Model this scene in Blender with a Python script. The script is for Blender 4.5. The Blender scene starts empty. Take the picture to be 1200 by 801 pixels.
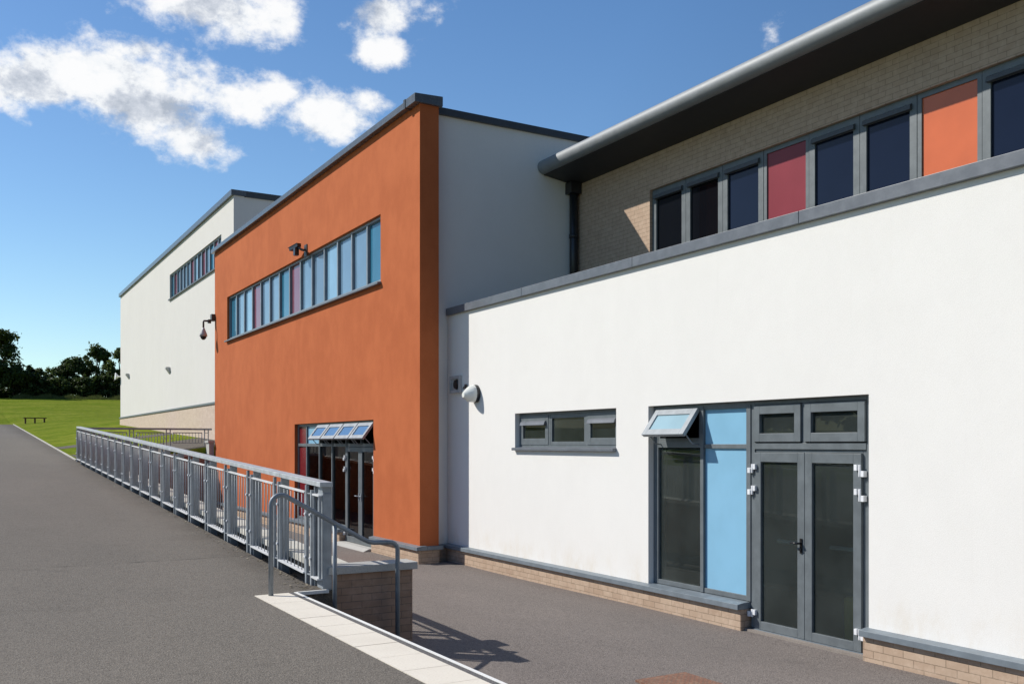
import bpy, bmesh, math, random
from mathutils import Vector, Matrix

C = bpy.context.scene.collection
scene = bpy.context.scene
R = random.Random(11)

# ------------------------------------------------------------------ camera
# X runs from the path towards the building, Y runs away along the facade, Z up
YAW = math.atan(650 / 1108)
cam_d = bpy.data.cameras.new('camera')
cam = bpy.data.objects.new('camera', cam_d)
C.objects.link(cam)
cam.location = (0, 0, 2.18)
cam.rotation_euler = (math.pi / 2, 0, -YAW)
cam_d.sensor_width = 36
cam_d.sensor_fit = 'HORIZONTAL'
cam_d.lens = 36 * 1108 / 1200
cam_d.shift_y = (520 - 400.5) / 1200
cam_d.clip_start = 0.1
cam_d.clip_end = 3000
scene.camera = cam

# ------------------------------------------------------------------ light
SUN = Vector((1.05, -1.0, -1.2))             # the way the light travels
sun_d = bpy.data.lights.new('sun', 'SUN')
sun_d.energy = 4.85
sun_d.angle = math.radians(0.5)
sun_d.color = (1.0, 0.955, 0.88)
sun = bpy.data.objects.new('sun', sun_d)
C.objects.link(sun)
sun.location = (-30, 30, 40)
sun.rotation_euler = SUN.to_track_quat('-Z', 'Y').to_euler()
SUN_EL = math.atan2(1.2, math.hypot(1.05, 1.0))
SUN_ROT = math.atan2(-1.05, 1.0)

vs = scene.view_settings
scene.display_settings.display_device = 'sRGB'
vs.view_transform = 'Standard'
vs.look = 'None'
vs.gamma = 1
vs.exposure = 0.0
vs.use_curve_mapping = False
scene.cycles.max_bounces = 8
scene.cycles.transparent_max_bounces = 12


class NT:
    """small helper for writing node trees"""
    def __init__(self, tree):
        self.t = tree

    def n(self, kind, **kw):
        nd = self.t.nodes.new(kind)
        for k, v in kw.items():
            setattr(nd, k, v)
        return nd

    def set(self, sock, v):
        if hasattr(v, 'node'):
            self.t.links.new(v, sock)
        else:
            sock.default_value = v

    def math(self, op, a, b=None, c=None, clamp=False):
        nd = self.n('ShaderNodeMath', operation=op)
        nd.use_clamp = clamp
        self.set(nd.inputs[0], a)
        if b is not None:
            self.set(nd.inputs[1], b)
        if c is not None:
            self.set(nd.inputs[2], c)
        return nd.outputs[0]

    def mix(self, f, a, b, mode='MIX'):
        nd = self.n('ShaderNodeMix', data_type='RGBA', blend_type=mode)
        self.set(nd.inputs[0], f)
        self.set(nd.inputs[6], a)
        self.set(nd.inputs[7], b)
        return nd.outputs[2]

    def ramp(self, f, stops):
        nd = self.n('ShaderNodeValToRGB')
        el = nd.color_ramp.elements
        while len(el) < len(stops):
            el.new(0.5)
        for e, (p, c) in zip(el, stops):
            e.position = p
            e.color = c if len(c) == 4 else (*c, 1)
        self.set(nd.inputs[0], f)
        return nd.outputs[0]

    def smooth(self, v, lo, hi):
        nd = self.n('ShaderNodeMapRange', interpolation_type='SMOOTHSTEP')
        self.set(nd.inputs[0], v)
        nd.inputs[1].default_value = lo
        nd.inputs[2].default_value = hi
        return nd.outputs[0]

    def noise(self, vec, scale, detail=4, rough=0.55):
        nd = self.n('ShaderNodeTexNoise')
        if vec is not None:
            self.t.links.new(vec, nd.inputs['Vector'])
        nd.inputs['Scale'].default_value = scale
        nd.inputs['Detail'].default_value = detail
        nd.inputs['Roughness'].default_value = rough
        return nd.outputs['Fac']

    def mapping(self, vec, scale=(1, 1, 1), loc=(0, 0, 0)):
        nd = self.n('ShaderNodeMapping')
        self.t.links.new(vec, nd.inputs[0])
        nd.inputs['Scale'].default_value = scale
        nd.inputs['Location'].default_value = loc
        return nd.outputs[0]


# ------------------------------------------------------------------ sky with clouds
world = bpy.data.worlds.new('World')
scene.world = world
world.use_nodes = True
wt = NT(world.node_tree)
bg = world.node_tree.nodes['Background']
SKY_STRENGTH = 0.105
sky = wt.n('ShaderNodeTexSky', sky_type='NISHITA')
sky.sun_disc = False
sky.sun_elevation = SUN_EL
sky.sun_rotation = SUN_ROT % (2 * math.pi)
sky.air_density = 1.1
sky.dust_density = 0.35
sky.ozone_density = 2.2
sat = wt.n('ShaderNodeHueSaturation')
sat.inputs['Hue'].default_value = 0.506
sat.inputs['Saturation'].default_value = 1.22
sat.inputs['Value'].default_value = 1.25
world.node_tree.links.new(sky.outputs[0], sat.inputs['Color'])
tc = wt.n('ShaderNodeTexCoord')
gen = tc.outputs['Generated']
sep = wt.n('ShaderNodeSeparateXYZ')
world.node_tree.links.new(gen, sep.inputs[0])
az = wt.math('ARCTAN2', sep.outputs[0], sep.outputs[1])
el = wt.math('ARCSINE', sep.outputs[2])
# the sky is deepest on the side away from the sun
dt = wt.n('ShaderNodeVectorMath', operation='DOT_PRODUCT')
world.node_tree.links.new(gen, dt.inputs[0])
dt.inputs[1].default_value = -SUN.normalized()
deep = wt.ramp(wt.math('MULTIPLY_ADD', dt.outputs['Value'], 0.5, 0.5),
               [(0.0, (.32, .29, .30)), (0.40, (.39, .35, .36)), (0.53, (.92, .92, .92)), (0.66, (1.07, 1.09, 1.07)),
                (0.78, (1.0, 1.02, 1.0)), (0.86, (0.90, 0.95, 0.96)), (0.93, (0.62, 0.64, 0.66)), (1.0, (0.5, 0.5, 0.5))])
skyc = wt.mix(1.0, sat.outputs[0], deep, 'MULTIPLY')
skyc = wt.mix(1.0, skyc, wt.ramp(wt.math('MULTIPLY', el, 3.0), [(0.0, (.84, .95, 1.05)), (0.5, (.93, .99, 1.02)), (1.0, (1, 1, 1))]), 'MULTIPLY')
# cloud banks as (azimuth, elevation, half width, half height, weight) in degrees
BANKS = [(8.8, 19.0, 6.6, 2.8, 1.0), (4.0, 19.0, 4.6, 2.2, 1.0), (14.6, 19.0, 3.2, 1.6, 0.85), (11.6, 16.9, 3.0, 1.6, 0.85),
         (8.6, 21.2, 3.4, 1.2, 0.7), (16.6, 19.8, 1.6, 1.0, 0.7), (19.4, 18.6, 3.2, 1.7, 1.0), (21.6, 19.6, 1.6, 1.0, 0.62),
         (12.2, 23.9, 6.0, 2.1, 1.0), (8.5, 25.2, 3.0, 1.6, 0.8), (16.2, 23.6, 2.0, 1.5, 0.8),
         (22.8, 22.3, 2.3, 1.2, 0.85), (22.6, 24.6, 3.4, 2.0, 0.68), (45.9, 22.7, 1.0, 1.4, 0.40),
         (26.5, 31.0, 7, 3.0, 0.7), (-30, 24, 14, 4, 0.7)]
dens = None
grey = None
for k, (A, E_, wa, we, wgt) in enumerate(BANKS):
    A, E_, wa, we = [math.radians(q) for q in (A, E_, wa, we)]
    dx = wt.math('MULTIPLY', wt.math('SUBTRACT', az, A), 1 / wa)
    dy = wt.math('MULTIPLY', wt.math('SUBTRACT', el, E_), 1 / we)
    d2 = wt.math('ADD', wt.math('MULTIPLY', dx, dx), wt.math('MULTIPLY', dy, dy))
    b = wt.math('MULTIPLY', wt.math('SUBTRACT', 1.0, wt.math('SQRT', d2)), wgt)
    dens = b if dens is None else wt.math('SMOOTH_MAX', dens, b, 0.12)
    if we > math.radians(1.7):
        # thick banks are greyer along their lower middle
        dy2 = wt.math('ADD', dy, 0.28)
        g2 = wt.math('SUBTRACT', 1.0, wt.math('SQRT', wt.math('ADD', wt.math('MULTIPLY', dx, dx), wt.math('MULTIPLY', wt.math('MULTIPLY', dy2, dy2), 1.8))))
        grey = g2 if grey is None else wt.math('SMOOTH_MAX', grey, g2, 0.1)
dens = wt.math('MAXIMUM', dens, -1.0)
mp = wt.mapping(gen, (1, 1, 1.35))
nA = wt.noise(mp, 15, 12, 0.65)
nB = wt.noise(wt.mapping(gen, (1, 1, 1.35), (0.010, -0.010, -0.022)), 15, 12, 0.65)
cov = wt.math('ADD', dens, wt.math('MULTIPLY', wt.math('SUBTRACT', nA, 0.5), 1.9))
nC = wt.noise(mp, 46, 6, 0.6)
cov = wt.math('ADD', cov, wt.math('MULTIPLY', wt.math('SUBTRACT', nC, 0.5), 0.75))
alpha = wt.smooth(cov, 0.0, 0.58)
lit = wt.math('MULTIPLY_ADD', wt.math('SUBTRACT', nA, nB), 2.2, 0.74)
gm = wt.smooth(wt.math('ADD', grey, wt.math('MULTIPLY', wt.math('SUBTRACT', nB, 0.5), 1.6)), 0.15, 0.85)
under = wt.math('SUBTRACT', lit, wt.math('MULTIPLY', gm, 0.27))
ccol = wt.ramp(under, [(0.12, (0.44, 0.49, 0.57)), (0.42, (0.66, 0.70, 0.77)), (0.66, (0.93, 0.95, 0.97)), (0.85, (1.0, 1.0, 1.0))])
cl = wt.n('ShaderNodeVectorMath', operation='SCALE')
world.node_tree.links.new(ccol, cl.inputs[0])
cl.inputs['Scale'].default_value = 1.0 / SKY_STRENGTH
skymix = wt.mix(wt.math('MULTIPLY', alpha, 0.97), skyc, cl.outputs[0])
world.node_tree.links.new(skymix, bg.inputs[0])
bg.inputs[1].default_value = SKY_STRENGTH


# ------------------------------------------------------------------ materials
def mat(name):
    m = bpy.data.materials.new(name)
    m.use_nodes = True
    t = NT(m.node_tree)
    return m, t, m.node_tree.nodes['Principled BSDF']


def bump(t, bs, h, strength, dist):
    b = t.n('ShaderNodeBump')
    b.inputs['Strength'].default_value = strength
    b.inputs['Distance'].default_value = dist
    t.set(b.inputs['Height'], h)
    t.t.links.new(b.outputs[0], bs.inputs['Normal'])


def objco(t):
    return t.n('ShaderNodeTexCoord').outputs['Object']


def render_mat(name, c1, c2, streak, stain=None):
    m, t, bs = mat(name)
    co = objco(t)
    big = t.noise(co, 0.55, 5, 0.6)
    mid = t.noise(t.mapping(co, (1, 1, 0.7)), 2.6, 6, 0.65)
    fine = t.noise(co, 70, 3, 0.6)
    f = t.math('ADD', t.math('MULTIPLY', big, 0.5), t.math('MULTIPLY', mid, 0.5))
    col = t.mix(t.smooth(f, 0.36, 0.64), (*c1, 1), (*c2, 1))
    col = t.mix(t.math('MULTIPLY', t.smooth(fine, 0.45, 0.75), streak), col,
                (c1[0] * .72, c1[1] * .70, c1[2] * .66, 1))
    if stain:
        sx = t.n('ShaderNodeSeparateXYZ')
        t.t.links.new(co, sx.inputs[0])
        low = t.math('SUBTRACT', 1.0, t.smooth(sx.outputs[2], 0.33, 0.85))
        bl = t.smooth(t.noise(t.mapping(co, (1, 1, 0.5)), 3.2, 6, 0.7), 0.42, 0.72)
        col = t.mix(t.math('MULTIPLY', t.math('MULTIPLY', low, bl), 0.55), col, (*stain, 1))
        drip = t.noise(t.mapping(co, (1, 1, 0.05)), 7.0, 4, 0.6)
        dm = t.math('MULTIPLY', t.smooth(drip, 0.60, 0.78), 0.06)
        col = t.mix(dm, col, (0.55, 0.53, 0.48, 1))
    t.set(bs.inputs['Base Color'], col)
    bs.inputs['Roughness'].default_value = 0.92
    bs.inputs['Specular IOR Level'].default_value = 0.2
    h = t.math('ADD', t.math('MULTIPLY', t.noise(co, 85, 5, 0.75), 1.0), t.math('MULTIPLY', mid, 0.6))
    bump(t, bs, h, 0.34, 0.005)
    return m


def brick_mat(name, axis, c1, c2, mortar, bump_s=0.5):
    """axis: the wall's normal, 'X' or 'Y'"""
    m, t, bs = mat(name)
    co = objco(t)
    sx = t.n('ShaderNodeSeparateXYZ')
    t.t.links.new(co, sx.inputs[0])
    cb = t.n('ShaderNodeCombineXYZ')
    t.t.links.new(sx.outputs[1 if axis == 'X' else 0], cb.inputs[0])
    t.t.links.new(sx.outputs[2], cb.inputs[1])
    br = t.n('ShaderNodeTexBrick')
    t.t.links.new(cb.outputs[0], br.inputs['Vector'])
    br.inputs['Scale'].default_value = 1
    br.inputs['Brick Width'].default_value = 0.225
    br.inputs['Row Height'].default_value = 0.075
    br.inputs['Mortar Size'].default_value = 0.0045
    br.inputs['Mortar Smooth'].default_value = 0.2
    br.inputs['Bias'].default_value = 0.0
    br.inputs['Color1'].default_value = (*c1, 1)
    br.inputs['Color2'].default_value = (*c2, 1)
    br.inputs['Mortar'].default_value = (*mortar, 1)
    mott = t.noise(co, 9, 6, 0.7)
    col = t.mix(t.math('MULTIPLY', t.smooth(mott, 0.42, 0.7), 0.45), br.outputs['Color'],
                (c1[0] * 1.25, c1[1] * 1.3, c1[2] * 1.35, 1))
    dark = t.noise(t.mapping(co, (1, 1, 1), (3, 8, 1)), 2.0, 5, 0.7)
    col = t.mix(t.math('MULTIPLY', t.smooth(dark, 0.5, 0.75), 0.25), col,
                (c1[0] * .55, c1[1] * .55, c1[2] * .55, 1))
    t.set(bs.inputs['Base Color'], col)
    bs.inputs['Roughness'].default_value = 0.9
    bs.inputs['Specular IOR Level'].default_value = 0.25
    h = t.math('ADD', t.math('MULTIPLY', br.outputs['Fac'], -1.0), t.math('MULTIPLY', t.noise(co, 120, 3), 0.3))
    bump(t, bs, h, bump_s, 0.006)
    return m


def metal_paint(name, c, rough=0.42, var=0.12, metallic=0.0):
    m, t, bs = mat(name)
    co = objco(t)
    n = t.noise(co, 6, 6, 0.65)
    col = t.mix(t.smooth(n, 0.35, 0.7), (*c, 1), tuple(q * (1 + var * 2) for q in c) + (1,))
    t.set(bs.inputs['Base Color'], col)
    t.set(bs.inputs['Roughness'], t.math('MULTIPLY_ADD', n, 0.22, rough - 0.1))
    bs.inputs['Metallic'].default_value = metallic
    return m


def asphalt_mat(name, base, warm, lightn, seams=(), dirt=None):
    m, t, bs = mat(name)
    co = objco(t)
    fine = t.noise(co, 95, 4, 0.75)
    mid = t.noise(co, 16, 6, 0.7)
    big = t.noise(t.mapping(co, (1, 0.4, 1)), 0.55, 6, 0.62)
    v = t.n('ShaderNodeTexVoronoi', feature='F1')
    t.t.links.new(co, v.inputs['Vector'])
    v.inputs['Scale'].default_value = 85
    col = t.mix(t.smooth(big, 0.33, 0.68), (*base, 1), (*warm, 1))
    col = t.mix(t.math('MULTIPLY', t.smooth(mid, 0.35, 0.7), 0.4), col, tuple(q * .74 for q in base) + (1,))
    col = t.mix(t.math('MULTIPLY', t.smooth(fine, 0.40, 0.66), 0.8), col, (*lightn, 1))
    hs = t.n('ShaderNodeHueSaturation')
    t.t.links.new(v.outputs['Color'], hs.inputs['Color'])
    hs.inputs['Saturation'].default_value = 0
    col = t.mix(0.55, col, t.mix(1.0, col, t.ramp(hs.outputs[0], [(0.2, (.35, .35, .35)), (0.9, (1.45, 1.45, 1.45))]), 'MULTIPLY'))
    stain = t.noise(t.mapping(co, (1, 1, 1), (5, 2, 0)), 1.7, 7, 0.72)
    col = t.mix(t.math('MULTIPLY', t.smooth(stain, 0.58, 0.75), 0.35), col, tuple(q * .62 for q in base) + (1,))
    sp = t.n('ShaderNodeSeparateXYZ')
    t.t.links.new(co, sp.inputs[0])
    wob = t.math('MULTIPLY', t.math('SUBTRACT', t.noise(co, 2.3, 5, 0.7), 0.5), 0.16)
    for (sy, wd, amt, tone) in seams:
        dy = t.math('ADD', t.math('SUBTRACT', sp.outputs[1], sy), wob)
        line = t.math('SUBTRACT', 1.0, t.smooth(t.math('ABSOLUTE', dy), wd * 0.3, wd))
        brk = t.smooth(t.noise(co, 3.1, 4, 0.6), 0.36, 0.56)
        col = t.mix(t.math('MULTIPLY', t.math('MULTIPLY', line, brk), amt), col, tuple(q * .4 for q in base) + (1,))
        if tone:
            # each laying of tarmac has its own shade
            col = t.mix(t.math('MULTIPLY', t.smooth(dy, -0.02, 0.06), tone), col, tuple(q * .7 for q in base) + (1,))
    if dirt:
        x0, x1, amt = dirt
        dn = t.smooth(t.math('ADD', sp.outputs[0], t.math('MULTIPLY', t.math('SUBTRACT', t.noise(co, 1.4, 6, 0.7), 0.5), 1.3)), x0, x1)
        col = t.mix(t.math('MULTIPLY', dn, amt), col, (base[0] * .52, base[1] * .48, base[2] * .44, 1))
    t.set(bs.inputs['Base Color'], col)
    bs.inputs['Roughness'].default_value = 0.9
    bs.inputs['Specular IOR Level'].default_value = 0.3
    h = t.math('ADD', v.outputs['Distance'], t.math('MULTIPLY', mid, 0.5))
    bump(t, bs, h, 0.55, 0.008)
    return m


def glass_mat(name, tint, ior=1.6, rough=0.0, film=None, film_amt=0.0):
    m = bpy.data.materials.new(name)
    m.use_nodes = True
    nt = m.node_tree
    for nd in list(nt.nodes):
        if nd.type != 'OUTPUT_MATERIAL':
            nt.nodes.remove(nd)
    t = NT(nt)
    out = [nd for nd in nt.nodes if nd.type == 'OUTPUT_MATERIAL'][0]
    fr = t.n('ShaderNodeFresnel')
    fr.inputs['IOR'].default_value = ior
    tr = t.n('ShaderNodeBsdfTransparent')
    tr.inputs[0].default_value = (*tint, 1)
    gl = t.n('ShaderNodeBsdfGlossy')
    gl.inputs['Roughness'].default_value = rough
    mx = t.n('ShaderNodeMixShader')
    nt.links.new(fr.outputs[0], mx.inputs[0])
    body = tr.outputs[0]
    if film:
        df = t.n('ShaderNodeBsdfDiffuse')
        co = objco(t)
        t.set(df.inputs[0], t.mix(t.smooth(t.noise(co, 1.3, 5, 0.6), 0.35, 0.7), (*film, 1), tuple(q * 0.6 for q in film) + (1,)))
        fm = t.n('ShaderNodeMixShader')
        fm.inputs[0].default_value = film_amt
        nt.links.new(body, fm.inputs[1])
        nt.links.new(df.outputs[0], fm.inputs[2])
        body = fm.outputs[0]
    nt.links.new(body, mx.inputs[1])
    nt.links.new(gl.outputs[0], mx.inputs[2])
    nt.links.new(mx.outputs[0], out.inputs[0])
    return m


def panel_mat(name, c, rough=0.12, ior=1.5):
    m, t, bs = mat(name)
    co = objco(t)
    n = t.noise(co, 1.7, 4, 0.5)
    t.set(bs.inputs['Base Color'], t.mix(t.smooth(n, .3, .7), (*c, 1), tuple(q * .9 for q in c) + (1,)))
    bs.inputs['Roughness'].default_value = rough
    bs.inputs['IOR'].default_value = ior
    return m


M = {}
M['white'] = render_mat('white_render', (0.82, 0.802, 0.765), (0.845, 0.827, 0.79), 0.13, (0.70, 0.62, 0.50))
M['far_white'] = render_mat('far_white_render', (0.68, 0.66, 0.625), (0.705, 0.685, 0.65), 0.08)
M['orange'] = render_mat('orange_render', (0.455, 0.120, 0.041), (0.530, 0.148, 0.053), 0.30)
M['brick_x'] = brick_mat('beige_brick', 'X', (0.50, 0.375, 0.275), (0.42, 0.30, 0.215), (0.27, 0.20, 0.14))
M['brick_y'] = brick_mat('beige_brick_return', 'Y', (0.44, 0.325, 0.24), (0.37, 0.265, 0.19), (0.25, 0.19, 0.14))
M['brick_up'] = brick_mat('buff_brick', 'X', (0.515, 0.375, 0.272), (0.475, 0.340, 0.245), (0.30, 0.215, 0.155), 0.3)
M['brick_pink'] = brick_mat('pale_pink_brick', 'X', (0.60, 0.48, 0.39), (0.55, 0.43, 0.34), (0.50, 0.41, 0.33), 0.2)
M['brick_wing'] = brick_mat('brown_brick', 'Y', (0.36, 0.24, 0.175), (0.29, 0.19, 0.135), (0.20, 0.15, 0.115))
M['brick_wall'] = brick_mat('brown_brick_long', 'X', (0.36, 0.24, 0.175), (0.29, 0.19, 0.135), (0.20, 0.15, 0.115))
M['frame'] = metal_paint('slate_grey_aluminium', (0.122, 0.140, 0.150), 0.45)
M['vent_frame'] = metal_paint('sunlit_sash_aluminium', (0.27, 0.295, 0.315), 0.42)  # frame aluminium lightened for the sun and sky caught by the open sashes
M['band_frame'] = metal_paint('light_grey_frame', (0.22, 0.25, 0.28), 0.4)
M['frame_dark'] = metal_paint('dark_grey_aluminium', (0.075, 0.085, 0.093), 0.45)
M['coping'] = metal_paint('grey_coping_metal', (0.125, 0.138, 0.158), 0.36)
M['cap'] = metal_paint('slate_roof_cap', (0.090, 0.102, 0.118), 0.26)
M['cop_dark'] = metal_paint('dark_coping_metal', (0.050, 0.057, 0.065), 0.35)
M['sill'] = metal_paint('blue_grey_sill', (0.16, 0.19, 0.215), 0.4)
M['eave'] = metal_paint('grey_eave_sheet', (0.235, 0.25, 0.262), 0.55, 0.08, 0.12)
M['soffit'] = metal_paint('dark_soffit', (0.024, 0.024, 0.025), 0.55)
M['pipe'] = metal_paint('dark_downpipe', (0.018, 0.020, 0.024), 0.35)
M['galv'] = metal_paint('galvanised_steel', (0.255, 0.28, 0.305), 0.5, 0.18, 0.25)
M['galv_top'] = metal_paint('galvanised_handrail', (0.40, 0.425, 0.44), 0.5, 0.15, 0.1)
M['rail_sunlit'] = metal_paint('sunlit_rail_steel', (0.62, 0.63, 0.635), 0.5, 0.1)  # lighter galvanised steel, the sun on the panel rails put into the colour
M['tube'] = metal_paint('grey_tube_steel', (0.20, 0.225, 0.25), 0.5, 0.15, 0.2)
M['bolt'] = metal_paint('bright_bolt', (0.75, 0.76, 0.78), 0.35)
M['hinge'] = metal_paint('pale_hinge', (0.72, 0.73, 0.75), 0.35)
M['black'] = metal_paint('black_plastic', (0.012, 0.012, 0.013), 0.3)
M['grey_plastic'] = metal_paint('grey_plastic', (0.42, 0.42, 0.42), 0.45)
M['dark_plastic'] = metal_paint('dark_plastic', (0.06, 0.055, 0.052), 0.4)
M['white_plastic'] = metal_paint('white_plastic', (0.80, 0.80, 0.78), 0.35)
M['roof'] = metal_paint('dark_roof_felt', (0.075, 0.077, 0.08), 0.8)
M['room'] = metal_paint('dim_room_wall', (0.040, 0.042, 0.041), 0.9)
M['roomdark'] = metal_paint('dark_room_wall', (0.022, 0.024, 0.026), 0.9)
M['blue'] = panel_mat('sky_blue_panel', (0.262, 0.520, 0.715), 0.16)
M['teal'] = panel_mat('teal_panel', (0.045, 0.19, 0.30), 0.09, 1.6)
M['mauve'] = panel_mat('mauve_panel', (0.26, 0.10, 0.14), 0.09, 1.6)
M['pale'] = panel_mat('pale_blue_pane', (0.185, 0.31, 0.44), 0.03, 1.75)
M['paler'] = panel_mat('bright_pale_pane', (0.27, 0.47, 0.64), 0.03, 1.75)
M['greyblue'] = panel_mat('grey_blue_pane', (0.16, 0.25, 0.35), 0.03, 1.75)
M['red'] = panel_mat('red_panel', (0.19, 0.016, 0.022), 0.25)
M['crimson'] = panel_mat('crimson_panel', (0.275, 0.045, 0.058), 0.3, 1.35)
M['orange_panel'] = panel_mat('orange_panel', (0.70, 0.165, 0.060), 0.22)
M['navy'] = panel_mat('navy_pane', (0.008, 0.013, 0.032), 0.02, 1.42)
M['night'] = panel_mat('black_pane', (0.006, 0.007, 0.010), 0.02, 1.3)
M['glass'] = glass_mat('tinted_glass', (0.42, 0.50, 0.46), 1.5, 0.0)
M['haze_glass'] = glass_mat('privacy_glass', (0.66, 0.72, 0.70), 1.27, 0.0, (0.150, 0.180, 0.172), 0.22)
M['vent_glass'] = panel_mat('frosted_vent_glass', (0.34, 0.50, 0.56), 0.12, 1.8)
M['sky_glass'] = panel_mat('vent_mirror_glass', (0.10, 0.20, 0.36), 0.05, 1.8)
M['lens'] = panel_mat('lens_diffuser', (0.80, 0.81, 0.76), 0.12)
M['concrete'] = render_mat('pale_concrete', (0.60, 0.57, 0.50), (0.67, 0.64, 0.57), 0.45)
M['cope_stone'] = render_mat('grey_coping_stone', (0.43, 0.425, 0.405), (0.50, 0.49, 0.46), 0.5)
M['slab'] = render_mat('cream_slab', (0.71, 0.65, 0.555), (0.77, 0.71, 0.61), 0.35)
M['nosing'] = render_mat('white_nosing_paint', (0.74, 0.73, 0.70), (0.80, 0.79, 0.76), 0.35)
M['grip'] = asphalt_mat('grey_grip_strip', (0.105, 0.10, 0.10), (0.12, 0.115, 0.11), (0.16, 0.155, 0.15))
M['road'] = asphalt_mat('road_asphalt', (0.112, 0.099, 0.083), (0.141, 0.123, 0.102), (0.215, 0.191, 0.161),
                        [(11.9, 0.030, 0.75, 0.10), (33.0, 0.05, 0.3, -0.0), (6.4, 0.02, 0.25, 0.0)], (2.5, 3.5, 0.5))
M['yard'] = asphalt_mat('yard_asphalt', (0.126, 0.109, 0.099), (0.163, 0.140, 0.126), (0.238, 0.207, 0.188))
M['kerb'] = render_mat('kerb_concrete', (0.47, 0.455, 0.41), (0.58, 0.56, 0.51), 0.5)
M['wood'] = metal_paint('weathered_wood', (0.10, 0.045, 0.028), 0.8)
M['bark'] = metal_paint('bark', (0.055, 0.042, 0.030), 0.9)


def rust_mat():
    m, t, bs = mat('rusty_iron')
    co = objco(t)
    w = t.n('ShaderNodeTexBrick')
    t.t.links.new(co, w.inputs['Vector'])
    w.inputs['Scale'].default_value = 1
    w.inputs['Brick Width'].default_value = 0.055
    w.inputs['Row Height'].default_value = 0.028
    w.inputs['Mortar Size'].default_value = 0.004
    w.inputs['Color1'].default_value = (0.28, 0.115, 0.065, 1)
    w.inputs['Color2'].default_value = (0.21, 0.10, 0.065, 1)
    w.inputs['Mortar'].default_value = (0.12, 0.08, 0.06, 1)
    n = t.noise(co, 22, 6, 0.7)
    t.set(bs.inputs['Base Color'], t.mix(t.smooth(n, .45, .75), w.outputs[0], (0.30, 0.20, 0.13, 1)))
    bs.inputs['Roughness'].default_value = 0.8
    bump(t, bs, t.math('MULTIPLY', w.outputs['Fac'], -1.0), 0.6, 0.006)
    return m


M['rust'] = rust_mat()


def grass_mat():
    m, t, bs = mat('lawn_grass')
    co = objco(t)
    n1 = t.noise(co, 0.22, 6, 0.65)
    n2 = t.noise(t.mapping(co, (1.0, 0.35, 1)), 2.2, 7, 0.72)
    n3 = t.noise(co, 26, 4, 0.7)
    col = t.mix(t.smooth(n1, 0.33, 0.66), (0.140, 0.195, 0.013, 1), (0.215, 0.242, 0.030, 1))
    col = t.mix(t.math('MULTIPLY', t.smooth(n2, 0.40, 0.68), 0.55), col, (0.070, 0.120, 0.008, 1))
    col = t.mix(t.math('MULTIPLY', t.smooth(n3, 0.5, 0.75), 0.5), col, (0.22, 0.26, 0.045, 1))
    t.set(bs.inputs['Base Color'], col)
    bs.inputs['Roughness'].default_value = 1.0
    bs.inputs['Specular IOR Level'].default_value = 0.02
    bump(t, bs, t.math('ADD', n3, n2), 0.8, 0.05)
    return m


def leaf_mat(name, c1, c2, tl=0.35):
    m, t, bs = mat(name)
    nt = m.node_tree
    oi = t.n('ShaderNodeNewGeometry')
    col = t.mix(oi.outputs['Random Per Island'], (*c1, 1), (*c2, 1))
    t.set(bs.inputs['Base Color'], col)
    bs.inputs['Roughness'].default_value = 0.6
    bs.inputs['Specular IOR Level'].default_value = 0.25
    tr = t.n('ShaderNodeBsdfTranslucent')
    nt.links.new(col, tr.inputs[0])
    mx = t.n('ShaderNodeMixShader')
    mx.inputs[0].default_value = tl
    out = [nd for nd in nt.nodes if nd.type == 'OUTPUT_MATERIAL'][0]
    nt.links.new(bs.outputs[0], mx.inputs[1])
    nt.links.new(tr.outputs[0], mx.inputs[2])
    nt.links.new(mx.outputs[0], out.inputs[0])
    return m


M['grass'] = grass_mat()
M['leaf_dark'] = leaf_mat('dark_leaves', (0.034, 0.058, 0.014), (0.075, 0.110, 0.028), 0.4)
M['leaf_mid'] = leaf_mat('green_leaves', (0.050, 0.082, 0.019), (0.105, 0.145, 0.036), 0.45)
M['leaf_pale'] = leaf_mat('pale_leaves', (0.070, 0.105, 0.025), (0.135, 0.175, 0.052), 0.45)
M['tall_grass'] = leaf_mat('tall_grass', (0.09, 0.12, 0.03), (0.16, 0.18, 0.06), 0.3)


# ------------------------------------------------------------------ builders
def box(bm, x0, x1, y0, y1, z0, z1):
    x0, x1 = min(x0, x1), max(x0, x1)
    y0, y1 = min(y0, y1), max(y0, y1)
    z0, z1 = min(z0, z1), max(z0, z1)
    v = [bm.verts.new(p) for p in ((x0, y0, z0), (x1, y0, z0), (x1, y1, z0), (x0, y1, z0),
                                   (x0, y0, z1), (x1, y0, z1), (x1, y1, z1), (x0, y1, z1))]
    for f in ((0, 3, 2, 1), (4, 5, 6, 7), (0, 1, 5, 4), (1, 2, 6, 5), (2, 3, 7, 6), (3, 0, 4, 7)):
        bm.faces.new([v[i] for i in f])
    return v


def prism(bm, poly, axis, a0, a1):
    """poly in the two other axes, extruded along axis; XZ poly for 'Y', YZ for 'X', XY for 'Z'"""
    def P(p, q):
        return {'Y': (p[0], q, p[1]), 'X': (q, p[0], p[1]), 'Z': (p[0], p[1], q)}[axis]
    A = [bm.verts.new(P(p, a0)) for p in poly]
    B = [bm.verts.new(P(p, a1)) for p in poly]
    n = len(poly)
    fs = [bm.faces.new(A), bm.faces.new(list(reversed(B)))]
    for i in range(n):
        fs.append(bm.faces.new((A[i], B[i], B[(i + 1) % n], A[(i + 1) % n])))
    bmesh.ops.recalc_face_normals(bm, faces=fs)


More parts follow.
